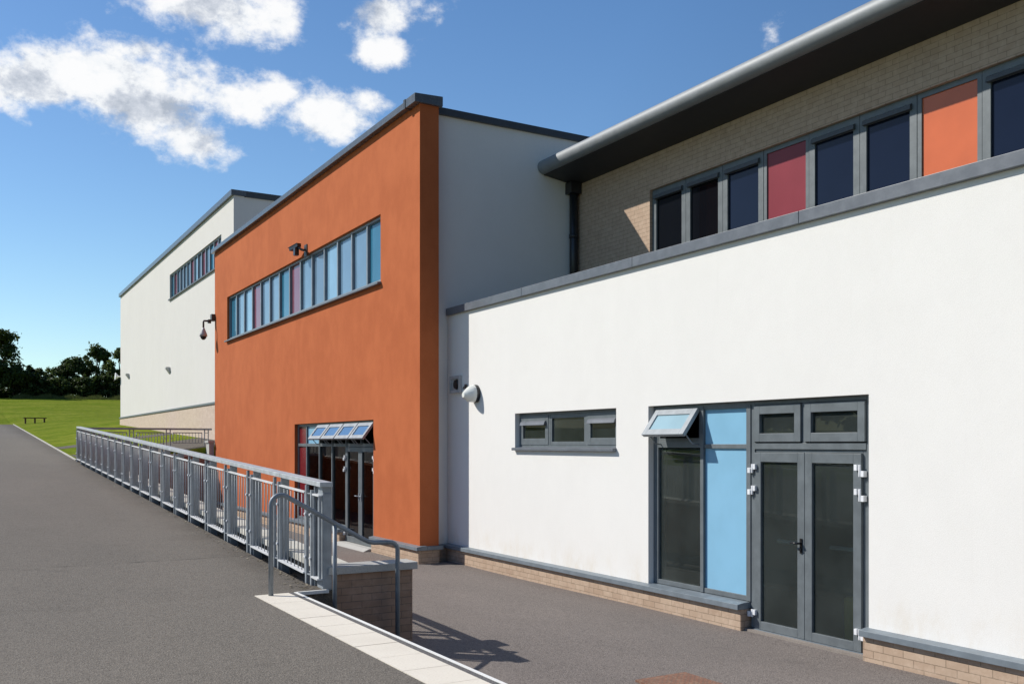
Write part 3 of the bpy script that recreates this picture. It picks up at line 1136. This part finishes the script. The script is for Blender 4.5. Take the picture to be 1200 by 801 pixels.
box(bm, FWX + 0.36, 28, UF0 + 0.31, UF1 - 0.31, 10.2, 10.38)
obj('roof', bm, M['roof'], far)
room(far, FWX + 0.352, 10, 33.0, 43.0, 8, 9.9, M['roomdark'])
strip_window(far, FWX + 0.05, 33.403, 42.617, 8.40, 9.457,
             ['teal', 'mauve', 'pale', 'greyblue', 'pale', 'pale', 'mauve', 'paler', 'greyblue', 'mauve', 'pale', 'teal', 'mauve', 'pale'])
bm = B()
box(bm, FWX - 0.07, FWX + 0.049, 33.37, 42.65, 8.345, 8.397)
obj('window_sill', bm, M['frame_dark'], far)

# ------------------------------------------------------------------ brick upper storey under the eave
BX = 10.65
upp = thing('brick_upper_storey', 'upper storey of buff brick with a window band under a curved grey eave',
            'building', (10.65, 8, 4.4))
bm = B()
wall_x(bm, BX, 0.30, -6, 15.645, 4.30, 7.40, [(-2.0, 13.30, 5.15, 6.70)])
obj('wall', bm, M['brick_up'], upp)
CV, CZ, CR = 9.89, 7.580, 0.137
CE = 15.642
bm = B()
pr = []
for k in range(0, 15):
    a = math.radians(-92 - k * 188 / 14)
    pr.append((CV + CR * math.cos(a), CZ + CR * math.sin(a)))
pr += [(12.0, 7.88), (20.0, 8.6), (20.0, 8.3), (12.0, 7.52)]
prism(bm, pr, 'Y', -6, CE)
for f in bm.faces:
    if abs(f.normal.y) < 0.5:
        f.smooth = True
e = obj('eave', bm, M['eave'], upp)
mod = e.modifiers.new('split', 'EDGE_SPLIT')
mod.split_angle = math.radians(40)
bm = B()
prism(bm, [(CV + 0.002, CZ - CR - 0.010), (BX - 0.003, 7.325), (BX - 0.003, 7.36), (CV + 0.002, CZ - CR + 0.02)], 'Y', -6, CE - 0.005)
obj('soffit', bm, M['soffit'], upp)
bm = B()
tube(bm, [(10.535, 15.545, 7.33), (10.535, 15.545, 4.46)], 0.082, 16)
tube(bm, [(10.535, 15.545, 6.25), (10.535, 15.545, 6.33)], 0.092, 16)
box(bm, 10.40, 10.64, 15.42, 15.64, 7.12, 7.34)
obj('downpipe', bm, M['pipe'], upp)
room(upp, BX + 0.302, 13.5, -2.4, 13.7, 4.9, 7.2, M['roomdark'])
UX = BX + 0.06
NB = 17
edges = [13.297 - 0.9 * k for k in range(NB + 1)]
kinds = {3: 'crimson', 6: 'orange_panel', 10: 'crimson', 13: 'orange_panel'}
for k in range(NB):
    b_, a_ = edges[k] - 0.004, edges[k + 1] + 0.004
    bm = B()
    if k in kinds:
        ring_x(bm, UX, UX + 0.07, a_, b_, 5.2, 6.697, 0.06, 0.06, 0.07)
        wdw = obj('window', bm, M['frame'], upp)
        bm = B()
        box(bm, UX + 0.02, UX + 0.05, a_ + 0.055, b_ - 0.055, 5.25, 6.632)
        obj('colour_panel', bm, M[kinds[k]], wdw)
    else:
        ring_x(bm, UX - 0.004, UX + 0.07, a_, b_, 5.2, 6.697, 0.105, 0.1, 0.17)
        wdw = obj('window', bm, M['frame'], upp)
        bm = B()
        tl = R.uniform(-0.006, 0.006)
        q4 = box(bm, UX + 0.03, UX + 0.042, a_ + 0.1, b_ - 0.1, 5.29, 6.53)
        for q in q4:
            q.co.x += tl * (q.co.y - a_)
        obj('pane', bm, M['night'] if k in (0, 1) else M['navy'], wdw)
        bm = B()
        prism(bm, [(UX - 0.006, 6.605), (UX - 0.045, 6.585), (UX - 0.055, 6.525), (UX - 0.006, 6.52)], 'Y', a_ + 0.07, b_ - 0.07)
        obj('vent_hood', bm, M['frame_dark'], wdw)
bm = B()
prism(bm, [(BX - 0.05, 5.155), (BX - 0.05, 5.19), (UX + 0.02, 5.2), (UX + 0.02, 5.155)], 'Y', -2.0, 13.30)
obj('window_sill', bm, M['frame_dark'], upp)

# ------------------------------------------------------------------ walls round the yard
wing = thing('wing_wall', 'short brown brick wall with a pale stone coping behind the tubular handrail', 'wall', (3.8, 9.5, 0))
bm = B()
box(bm, 3.33, 4.27, 9.42, 9.64, -0.1, 0.825)
obj('brickwork', bm, M['brick_wing'], wing)
bm = B()
box(bm, 3.315, 4.315, 9.375, 9.685, 0.826, 0.905)
obj('coping', bm, M['cope_stone'], wing, 0.006)

ret = thing('retaining_wall', 'long brown brick retaining wall with pale coping below the railing, dropping to the lower yard',
            'wall', (3.5, 20, 0))
bm = B()


def cope_z(u):
    return road_z(u) + 0.20


def ramp_prism(bm, x0, x1, u0, u1, zb, zt):
    """a wall along Y whose top follows the path; zb, zt are functions of u"""
    v = [bm.verts.new(p) for p in ((x0, u0, zb(u0)), (x1, u0, zb(u0)), (x1, u1, zb(u1)), (x0, u1, zb(u1)),
                                   (x0, u0, zt(u0)), (x1, u0, zt(u0)), (x1, u1, zt(u1)), (x0, u1, zt(u1)))]
    for f in ((0, 3, 2, 1), (4, 5, 6, 7), (0, 1, 5, 4), (1, 2, 6, 5), (2, 3, 7, 6), (3, 0, 4, 7)):
        bm.faces.new([v[i] for i in f])


ramp_prism(bm, 3.37, 3.62, 9.69, 31.46, lambda u: -0.1, lambda u: cope_z(u) - 0.072)
obj('brickwork', bm, M['brick_wall'], ret)
bm = B()
us = [9.69 + 0.9 * k for k in range(24)] + [31.46]
for a, b in zip(us, us[1:]):
    ramp_prism(bm, 3.345, 3.665, a + 0.003, b - 0.003, lambda u: cope_z(u) - 0.070, cope_z)
obj('coping', bm, M['concrete'], ret)
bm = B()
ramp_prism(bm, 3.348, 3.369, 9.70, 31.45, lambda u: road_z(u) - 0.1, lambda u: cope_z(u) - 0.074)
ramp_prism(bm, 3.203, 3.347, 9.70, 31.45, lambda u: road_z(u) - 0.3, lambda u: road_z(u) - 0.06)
obj('dark_gap_strip', bm, M['black'], ret)  # black strips stand in for the darkness of the gap under the railing

endw = thing('end_wall', 'dark end wall of the yard with a square concrete pier beside the orange block', 'wall', (5.4, 31.4, 0))
bm = B()
box(bm, 3.63, 6.96, 31.20, 31.48, -0.1, 1.78)
obj('brickwork', bm, M['brick_wing'], endw)
bm = B()
box(bm, 3.67, 6.96, 31.15, 31.52, 1.782, 1.86)
obj('coping', bm, M['cope_stone'], endw)
bm = B()
box(bm, 6.965, 7.12, 31.08, 31.50, -0.1, 2.22)
box(bm, 6.93, 7.13, 31.05, 31.54, 2.222, 2.29)
obj('pier', bm, M['cope_stone'], endw)


# ------------------------------------------------------------------ railings
RX = 3.235
BAY = 1.19
NBAY = 19
U0 = 9.60
rail = thing('guard_railing', 'long galvanised steel guard railing sloping up along the edge of the tarmac path', 'railing', (RX, U0, road_z(U0)))


def rz(u):
    return road_z(u)


bm = B()
seg = [9.40, U0 + BAY * 1.02, U0 + BAY * 5, U0 + BAY * 10, U0 + BAY * 15, U0 + BAY * NBAY + 0.28]
for a, b in zip(seg, seg[1:]):
    ramp_prism(bm, RX - 0.012, RX + 0.125, a + 0.002, b - 0.002, lambda u: LAND + SLOPE * (u - 9.4) + 1.055, lambda u: LAND + SLOPE * (u - 9.4) + 1.105)
obj('handrail', bm, M['galv_top'], rail, 0.004)


def copy_part(o, parent, off):
    c = o.copy()
    C.objects.link(c)
    c.parent = parent
    c.location = o.location + Vector(off)
    for ch in o.children:
        d = ch.copy()
        C.objects.link(d)
        d.parent = c
    return c


S0 = 9.77                      # middle of the first pair of uprights


def gz(u):
    return LAND + SLOPE * (u - 9.4)


g0 = gz(S0)
bm = B()
box(bm, RX + 0.008, RX + 0.105, S0 - 0.135, S0 - 0.115, g0 - 0.08, g0 + 1.046)
post = obj('post', bm, M['galv'], rail, 0.003)
bm = B()
box(bm, RX + 0.022, RX + 0.118, S0 - 0.36, S0 - 0.18, g0 - 0.08, g0 + 0.975)
obj('end_post', bm, M['galv'], rail, 0.004)
bm = B()
box(bm, RX + 0.024, RX + 0.116, S0 - 0.34, S0 - 0.20, g0 + 0.976, g0 + 1.040)
obj('bracket', bm, M['galv'], rail)
ups = []
for dy in (-0.105, 0.060):
    bm = B()
    box(bm, RX - 0.018, RX + 0.012, S0 + dy, S0 + dy + 0.045, g0 - 0.03, g0 + (1.048 if dy > 0 else 1.0))
    if dy < 0:
        box(bm, RX - 0.012, RX + 0.008, S0 + dy + 0.046, S0 + 0.059, g0 + 0.955, g0 + 0.967)
        box(bm, RX - 0.012, RX + 0.008, S0 + dy + 0.046, S0 + 0.059, g0 + 0.095, g0 + 0.107)
    up_ = obj('upright', bm, M['galv'], rail)
    for z in (0.28, 0.74):
        bm = B()
        tube(bm, [(RX - 0.034, S0 + dy + 0.022, g0 + z), (RX - 0.0185, S0 + dy + 0.022, g0 + z)], 0.014, 8)
        obj('bolt', bm, M['bolt'], up_)
    ups.append(up_)


def panel_mesh(p0, p1, n):
    bm = B()
    for yy in (p0, p1 - 0.02):
        box(bm, RX - 0.014, RX + 0.010, yy, yy + 0.02, gz(yy) + 0.109, gz(yy) + 0.954)
    for k in range(1, n):
        yy = lerp(p0, p1 - 0.02, k / n) + 0.01
        tube(bm, [(RX, yy, gz(yy) + 0.108), (RX, yy, gz(yy) + 0.955)], 0.0058, 6)
    a = obj('infill_bars', bm, M['galv'], rail)
    bm = B()
    ramp_prism(bm, RX - 0.022, RX + 0.018, p0, p1, lambda u: gz(u) + 0.955, lambda u: gz(u) + 0.972)
    b = obj('top_rail', bm, M['rail_sunlit'], rail)
    bm = B()
    ramp_prism(bm, RX - 0.036, RX + 0.048, p0, p1, lambda u: gz(u) + 0.093, lambda u: gz(u) + 0.108)
    c = obj('bottom_rail', bm, M['rail_sunlit'], rail)
    return a, b, c


panel = panel_mesh(S0 + 0.125, S0 + BAY - 0.14, 7)
panel_mesh(S0 - 0.345, S0 - 0.14, 1)
for k in range(1, NBAY + 1):
    off = (0, BAY * k, SLOPE * BAY * k)
    copy_part(post, rail, off)
    for up_ in ups:
        copy_part(up_, rail, off)
    if k < NBAY:
        for q in panel:
            copy_part(q, rail, off)

# the level railing across the far end of the yard
r2 = thing('cross_railing', 'short level metal railing running across from the path to the orange block', 'railing', (5.3, 32.2, 1.9))
Y2 = 32.2
bm = B()
box(bm, 3.40, 7.30, Y2 - 0.05, Y2 + 0.05, 2.64, 2.70)
obj('handrail', bm, M['galv'], r2)
st = [3.42, 4.80, 5.92, 7.13]
for i, x in enumerate(st):
    bm = B()
    zb = land_z(x, Y2)
    box(bm, x - 0.075, x - 0.045, Y2 - 0.02, Y2 + 0.02, zb - 0.1, 2.64)
    box(bm, x + 0.045, x + 0.075, Y2 - 0.02, Y2 + 0.02, zb - 0.1, 2.64)
    box(bm, x - 0.044, x + 0.044, Y2 - 0.012, Y2 + 0.012, 2.54, 2.56)
    obj('post', bm, M['galv'], r2)
    if i < 3:
        a, b = x + 0.14, st[i + 1] - 0.14
        zb = max(land_z(a, Y2), land_z(b, Y2)) + 0.1
        bm = B()
        box(bm, a, b, Y2 - 0.015, Y2 + 0.015, 2.535, 2.565)
        box(bm, a, b, Y2 - 0.02, Y2 + 0.02, zb, zb + 0.02)
        for k in range(10):
            xx = lerp(a + 0.008, b - 0.008, k / 9)
            tube(bm, [(xx, Y2, zb + 0.02), (xx, Y2, 2.535)], 0.009 if 0 < k < 9 else 0.014, 6)
        for xx in (a, b):
            box(bm, xx - (0.07 if xx == a else -0.002), xx + (0.07 if xx == b else -0.002), Y2 - 0.01, Y2 + 0.01, 2.35, 2.37)
        obj('infill_panel', bm, M['galv'], r2)

# tubular stair handrail
HU = 9.27
hr = thing('stair_handrail', 'grey tubular steel handrail stepping down beside the short brick wall', 'handrail', (2.68, HU, LAND))
bm = B()


def arc(cx, cz, r, a0, a1, n=7):
    return [(cx + r * math.cos(math.radians(lerp(a0, a1, k / n))), HU, cz + r * math.sin(math.radians(lerp(a0, a1, k / n)))) for k in range(n + 1)]


path = [(2.675, HU, LAND), (2.675, HU, 1.52)] + arc(2.775, 1.575, 0.10, 180, 62) \
    + [(3.60, HU, 1.215), (3.66, HU, 1.183), (3.71, HU, 1.160), (3.76, HU, 1.150), (3.93, HU, 1.146)] \
    + arc(3.94, 1.055, 0.09, 90, 0, 6) + [(4.03, HU, YARD - 0.02)]
tube(bm, path, 0.0245, 14)
obj('rail', bm, M['tube'], hr)
bm = B()
tube(bm, [(3.335, HU, 0.32), (3.335, HU, 1.352)], 0.0225, 14)
obj('middle_post', bm, M['tube'], hr)

tub = B()
prism(tub, [(8.14, 0.06), (8.12, 0.56), (8.52, 0.56), (8.50, 0.06)], 'Y', 6.44, 6.90)
M['tub'] = metal_paint('olive_yellow_plastic', (0.62, 0.50, 0.03), 0.5)
tag(obj('storage_tub', tub, M['tub'], None, 0.04), 'olive yellow tub standing inside, dimly seen through the right door glass', 'tub')

# ------------------------------------------------------------------ things fixed to the walls
bl = thing('bulkhead_light', 'half round clear and black bulkhead light on the white wall at the shadow edge', 'wall light', (7.8, 14.5, 3.05))
bm = B()
prof = [(14.375 + 0.0 + 0.155 + 0.165 * math.cos(math.radians(a)), 3.05 + 0.165 * math.sin(math.radians(a))) for a in range(-60, 241, 20)]
prof = [(p[0], max(p[1], 2.905)) for p in prof]
prism(bm, prof, 'X', 7.735, 7.799)
obj('back_box', bm, M['black'], bl)
bm = B()
n = 10
rings = []
for k in range(5):
    s = 1 - 0.72 * (k / 4) ** 1.6
    x = 7.733 - 0.19 * k / 4
    rings.append([bm.verts.new((x, 14.53 + (p[0] - 14.53) * s, 3.02 + (p[1] - 3.02) * s)) for p in prof])
for a, b in zip(rings, rings[1:]):
    for i in range(len(prof)):
        bm.faces.new((a[i], a[(i + 1) % len(prof)], b[(i + 1) % len(prof)], b[i]))
bm.faces.new(rings[-1])
bmesh.ops.recalc_face_normals(bm, faces=bm.faces)
obj('diffuser', bm, M['lens'], bl)

sp = thing('wall_box', 'square pale box with a dark round lens on the shaded white wall', 'wall box', (7.8, 15.26, 3.26))
bm = B()
ring_x(bm, 7.745, 7.799, 15.06, 15.46, 3.10, 3.41, 0.05)
box(bm, 7.775, 7.799, 15.111, 15.409, 3.151, 3.359)
obj('housing', bm, M['grey_plastic'], sp)
bm = B()
tube(bm, [(7.774, 15.22, 3.255), (7.74, 15.22, 3.255)], [0.095, 0.08], 16)
obj('lens', bm, M['black'], sp)
bm = B()
box(bm, 7.775, 7.799, 14.85, 14.93, 3.15, 3.24)
tube(bm, [(7.776, 14.89, 3.20), (7.74, 14.89, 3.19), (7.73, 14.89, 3.15)], 0.012, 8)
tag(obj('sensor', bm, M['dark_plastic']), 'tiny dark sensor on the shaded white wall between box and bulkhead light', 'sensor')

cc = thing('security_camera', 'dark box camera on a bracket above the orange block strip window', 'camera', (7.14, 22.0, 6.75))
bm = B()
box(bm, 7.115, 7.139, 21.72, 21.90, 6.62, 6.90)
tube(bm, [(7.12, 21.81, 6.76), (7.02, 21.83, 6.78), (6.98, 21.9, 6.84)], 0.03, 8)
obj('bracket', bm, M['dark_plastic'], cc)
bm = B()
q = box(bm, -0.07, 0.07, -0.30, 0.30, -0.055, 0.055)
box(bm, -0.085, 0.085, -0.36, 0.28, 0.056, 0.068)
bmesh.ops.scale(bm, vec=(0.7, 0.7, 0.7), verts=bm.verts)
bmesh.ops.transform(bm, matrix=Matrix.Translation((6.95, 22.08, 6.87)) @ Matrix.Rotation(math.radians(20), 4, 'Z') @ Matrix.Rotation(math.radians(170), 4, 'Z') @ Matrix.Rotation(math.radians(6), 4, 'X'), verts=bm.verts)
obj('body', bm, M['black'], cc)
bm = B()
box(bm, 6.90, 7.00, 21.93, 22.06, 6.66, 6.83)
obj('motor', bm, M['black'], cc)
bm = B()
tube(bm, [(7.125, 21.74, 6.64), (7.128, 21.74, 6.676)], 0.012, 6)
tube(bm, [(7.10, 21.79, 6.76), (7.06, 21.66, 6.70), (7.125, 21.60, 6.676)], 0.012, 6)
obj('cable', bm, M['black'], cc)

dc = thing('dome_camera', 'grey dome camera hanging from an arm at the far corner of the orange block', 'camera', (7.13, 31.12, 6.1))
bm = B()
box(bm, 7.02, 7.139, 30.96, 31.16, 6.12, 6.34)
box(bm, 6.93, 7.019, 31.02, 31.14, 6.05, 6.17)
tube(bm, [(6.94, 31.08, 6.12), (6.82, 31.08, 6.12), (6.795, 31.08, 6.11), (6.79, 31.08, 6.07), (6.79, 31.08, 5.88)], 0.03, 8)
obj('arm', bm, M['dark_plastic'], dc)
bm = B()
tube(bm, [(6.79, 31.08, 5.90), (6.79, 31.08, 5.84), (6.79, 31.08, 5.70), (6.79, 31.08, 5.62)], [0.03, 0.055, 0.11, 0.125], 14)
obj('housing', bm, M['grey_plastic'], dc)
bm = B()
tube(bm, [(6.79, 31.08, 5.62), (6.79, 31.08, 5.56), (6.79, 31.08, 5.51)], [0.10, 0.085, 0.03], 14)
obj('dome', bm, M['black'], dc)

for k, (u, z, lab) in enumerate(((53.8, 5.78, 'small grey uplighter near the left corner of the tall white block'),
                                 (42.6, 5.34, 'small grey uplighter low on the tall white block under its strip window'))):
    lt = thing('wall_light', lab, 'wall light', (7.9, u, z), 'uplighters on the tall white block')
    bm = B()
    prism(bm, [(7.898, z - 0.16), (7.898, z + 0.13), (7.72, z + 0.14), (7.72, z + 0.09)], 'Y', u - 0.11, u + 0.11)
    obj('housing', bm, M['grey_plastic'], lt)
    bm = B()
    box(bm, 7.73, 7.89, u - 0.09, u + 0.09, z + 0.1405, z + 0.15)
    obj('lens', bm, M['lens'], lt)
bm = B()
tube(bm, [(7.93, 57.05, 5.97), (7.80, 57.05, 5.97), (7.64, 57.05, 5.98)], [0.03, 0.07, 0.21], 14)
box(bm, 7.90, 7.96, 56.9, 57.08, 5.93, 6.01)
tag(obj('horn_speaker', bm, M['white_plastic']), 'pale horn speaker sticking out at the far corner of the tall white block', 'speaker')

mh = thing('drain_cover', 'rusty square drain cover set in the asphalt of the lower yard', 'drain cover', (5.54, 6.45, YARD))
bm = B()
x1, y1 = 5.86, 6.80
box(bm, x1 - 0.58, x1, y1 - 0.58, y1 - 0.54, 0.0, YARD + 0.016)
box(bm, x1 - 0.58, x1, y1 - 0.04, y1, 0.0, YARD + 0.016)
box(bm, x1 - 0.58, x1 - 0.54, y1 - 0.539, y1 - 0.041, 0.0, YARD + 0.016)
box(bm, x1 - 0.04, x1, y1 - 0.539, y1 - 0.041, 0.0, YARD + 0.016)
obj('surround', bm, M['rust'], mh)
bm = B()
box(bm, x1 - 0.535, x1 - 0.045, y1 - 0.535, y1 - 0.045, 0.0, YARD + 0.019)
obj('lid', bm, M['rust'], mh)

bz = land_z(5.13, 81)
bn = thing('bench', 'dark backless wooden bench standing alone on the grass', 'bench', (5.13, 81, bz))
bm = B()
for k in range(3):
    box(bm, 4.33, 5.93, 80.80 + 0.14 * k, 80.92 + 0.14 * k, bz + 0.36, bz + 0.42)
obj('seat', bm, M['wood'], bn)
for x in (4.48, 5.13, 5.78):
    bm = B()
    prism(bm, [(80.84, bz - 0.05), (80.92, bz - 0.05), (80.96, bz + 0.358), (80.88, bz + 0.358)], 'X', x - 0.05, x + 0.05)
    prism(bm, [(81.10, bz - 0.05), (81.18, bz - 0.05), (81.14, bz + 0.358), (81.06, bz + 0.358)], 'X', x - 0.05, x + 0.05)
    obj('leg', bm, M['wood'], bn)


# ------------------------------------------------------------------ trees
def tree(name, label, cat, v, u, h, rad, leafm, nleaf, size, base=0.12, flat=1.0, seed=0, group='trees along the edge of the field'):
    r = random.Random(seed)
    z0 = land_z(v, u) - 0.1
    t = thing(name, label, cat, (v, u, z0), group)
    bm = B()
    top = z0 + h * 0.75
    lean = r.uniform(-0.4, 0.4)
    pts = [(v, u, z0), (v + lean * 0.2, u, lerp(z0, top, 0.35)), (v + lean * 0.6, u + 0.2, lerp(z0, top, 0.7)), (v + lean, u, top)]
    r0 = 0.035 * h
    tube(bm, pts, [r0, r0 * 0.75, r0 * 0.45, r0 * 0.12], 8)
    clusters = []
    n = int(22 + rad * 8)
    for k in range(n):
        a = r.uniform(0, 2 * math.pi)
        f = r.random() ** 0.5
        zz = r.uniform(base, 1.0)
        prof_ = math.sin(math.pi * clip(0.18 + 0.78 * zz, 0, 1)) ** 0.7
        d = rad * prof_ * (0.35 + 0.65 * f) * r.uniform(0.75, 1.12)
        cr = rad * r.uniform(0.10, 0.30)
        c = Vector((v + lean * zz + d * math.cos(a), u + d * math.sin(a) * flat, z0 + h * zz * 0.95))
        clusters.append((c, cr))
    for (c, cr) in clusters[: max(6, n // 3)]:
        s = Vector(pts[1]).lerp(Vector(pts[2]), r.uniform(0, 1))
        tube(bm, [s, s.lerp(c, 0.5) + Vector((0, 0, 0.1 * h * 0.3)), c], [r0 * 0.3, r0 * 0.18, r0 * 0.05], 5)
    obj('trunk', bm, M['bark'], t)
    bm = B()
    size *= 0.78
    for k in range(int(nleaf * 1.6)):
        c, cr = clusters[r.randrange(n)]
        d = Vector((r.gauss(0, 1), r.gauss(0, 1), r.gauss(0, 1))).normalized() * cr * (r.random() ** 0.45) * (1.0 if r.random() < 0.72 else r.uniform(1.0, 1.75))
        d.z *= 0.8
        p = c + d
        if p.z < z0 + 0.05:
            continue
        s = size * r.uniform(0.5, 1.3)
        nrm = (d.normalized() + Vector((r.gauss(0, .7), r.gauss(0, .7), r.gauss(0, .7) + 0.3))).normalized()
        a_ = nrm.orthogonal().normalized()
        a_ = Matrix.Rotation(r.uniform(0, 6.3), 3, nrm) @ a_
        b_ = nrm.cross(a_)
        w = 0.62
        bm.faces.new([bm.verts.new(p + a_ * s), bm.verts.new(p + b_ * s * w), bm.verts.new(p - a_ * s), bm.verts.new(p - b_ * s * w)])
    obj('crown', bm, leafm, t)
    return t


TREES = [
    ('large_tree', 'tallest dark tree at the left edge, with ragged branches reaching right', 'tree', 3.9, 138, 9.3, 4.4, 'leaf_dark', 6500, 0.30, 0.06),
    ('round_tree', 'rounded dark tree right of the low bushes at the field edge', 'tree', 13.6, 141, 5.4, 2.9, 'leaf_dark', 4200, 0.27, 0.04),
    ('spreading_tree', 'taller spiky green tree just left of the pale-leaved one', 'tree', 16.7, 143, 7.3, 2.7, 'leaf_mid', 4200, 0.26, 0.05),
    ('pale_tree', 'pale green tree against the left corner of the tall white block', 'tree', 19.6, 140, 7.2, 2.3, 'leaf_pale', 3800, 0.26, 0.05),
    ('hidden_tree', 'dark tree mostly hidden behind the corner of the tall white block', 'tree', 23.0, 142, 7.0, 3.0, 'leaf_dark', 3000, 0.28, 0.05),
    ('bush', 'low dark bush right beside the tallest tree', 'bush', 8.9, 139, 3.9, 2.0, 'leaf_dark', 2600, 0.24, 0.02),
    ('bush', 'paler feathery topped bush in the gap of the tree line', 'bush', 10.4, 141, 3.9, 1.8, 'leaf_pale', 2400, 0.22, 0.02),
    ('bush', 'green bush between the feathery bush and the rounded tree', 'bush', 12.0, 140, 3.7, 1.7, 'leaf_mid', 2400, 0.22, 0.02),
    ('bush', 'dark undergrowth bush below the rounded tree', 'bush', 14.6, 137.5, 2.9, 2.2, 'leaf_dark', 2600, 0.24, 0.02),
    ('bush', 'dark undergrowth bush below the spiky green tree', 'bush', 17.2, 137.5, 3.2, 2.2, 'leaf_dark', 2600, 0.24, 0.02),
    ('bush', 'dark undergrowth bush below the pale green tree', 'bush', 20.2, 137.5, 3.4, 2.2, 'leaf_dark', 2600, 0.24, 0.02),
    ('bush', 'dark bush at the foot of the tallest tree', 'bush', 6.2, 136.5, 4.2, 2.2, 'leaf_dark', 2600, 0.24, 0.02),
    ('bush', 'tall dark bush just right of the tallest tree, under its ragged branches', 'bush', 7.5, 139.5, 4.3, 2.0, 'leaf_dark', 3000, 0.22, 0.0),
    ('bush', 'dark undergrowth bush between the spiky green tree and the pale green tree', 'bush', 18.7, 138.5, 3.0, 2.0, 'leaf_mid', 2600, 0.22, 0.0),
    ('bush', 'dark bush filling the dip left of the feathery one', 'bush', 8.6, 136.8, 2.9, 2.3, 'leaf_dark', 2600, 0.24, 0.02),
    ('bush', 'low dark bush in front of the feathery one', 'bush', 11.2, 137.5, 2.9, 2.3, 'leaf_dark', 2600, 0.24, 0.02),
]
for i, (nm, lab, cat, v, u, h, rad, lm, nl, sz, bs_) in enumerate(TREES):
    tree(nm, lab, cat, v, u, h, rad, M[lm], nl, sz, bs_, 0.8, 40 + i,
         'trees along the edge of the field' if cat == 'tree' else 'bushes along the edge of the field')

# trees added out of view on the open side so the windows mirror something dark
kinds_ = [o for o in scene.objects if o.type == 'EMPTY' and o.get('category') == 'tree'][1:4]
for k in range(12):
    src = kinds_[k % 3]
    a = math.radians(-28 - 6.2 * k)
    d = 60 + 7 * math.sin(k * 2.3)          # well clear of the path
    x, y = d * math.sin(a), d * math.cos(a)
    c = src.copy()
    C.objects.link(c)
    c.location = (x, y, land_z(x, y) - 0.1)
    sc_ = 1.25 + 0.25 * math.sin(k * 1.7)
    c.scale = (sc_ * 1.6, sc_ * 1.3, sc_)
    c.rotation_euler = (0, 0, k * 1.3)
    c['label'] = 'green tree added out of view on the open side of the field, mirrored in windows'
    c['group'] = 'unseen trees on the open side of the field'
    for ch in src.children:
        d_ = ch.copy()
        C.objects.link(d_)
        d_.parent = c

# long uncut grass under the trees
bm = B()
for k in range(2600):
    v = R.uniform(6, 21)
    u = 134.5 + R.gauss(0, 0.5)
    z = land_z(v, u)
    hh = R.uniform(0.2, 0.75) * (0.5 + 0.5 * math.sin(v * 1.1) ** 2)
    w = 0.05
    dx = R.uniform(-0.2, 0.2)
    bm.faces.new([bm.verts.new((v - w, u, z)), bm.verts.new((v + w, u, z)), bm.verts.new((v + dx, u + R.uniform(-.1, .1), z + hh))])
lg = obj('long_grass', bm, M['tall_grass'])
lg['kind'] = 'stuff'

# dry leaves and grit gathered along the foot of the railing
bm = B()
for k in range(420):
    u = 9.5 + 22 * R.random() ** 1.6
    v = 3.19 - abs(R.gauss(0, 0.09))
    z = gz(u) + 0.004
    a = R.uniform(0, 6.3)
    s_ = R.uniform(0.008, 0.026)
    c_, q_ = math.cos(a) * s_, math.sin(a) * s_
    t_ = R.uniform(0, 0.012)
    bm.faces.new([bm.verts.new((v + c_, u + q_, z + t_)), bm.verts.new((v - q_ * .6, u + c_ * .6, z + 0.002)),
                  bm.verts.new((v - c_, u - q_, z)), bm.verts.new((v + q_ * .6, u - c_ * .6, z + t_ * .5))])
M['dry_leaf'] = leaf_mat('dry_leaf', (0.10, 0.07, 0.04), (0.42, 0.37, 0.28), 0.1)
dl = obj('dry_leaves', bm, M['dry_leaf'])
dl['kind'] = 'stuff'

for o in scene.objects:
    if '_base' in o:
        del o['_base']
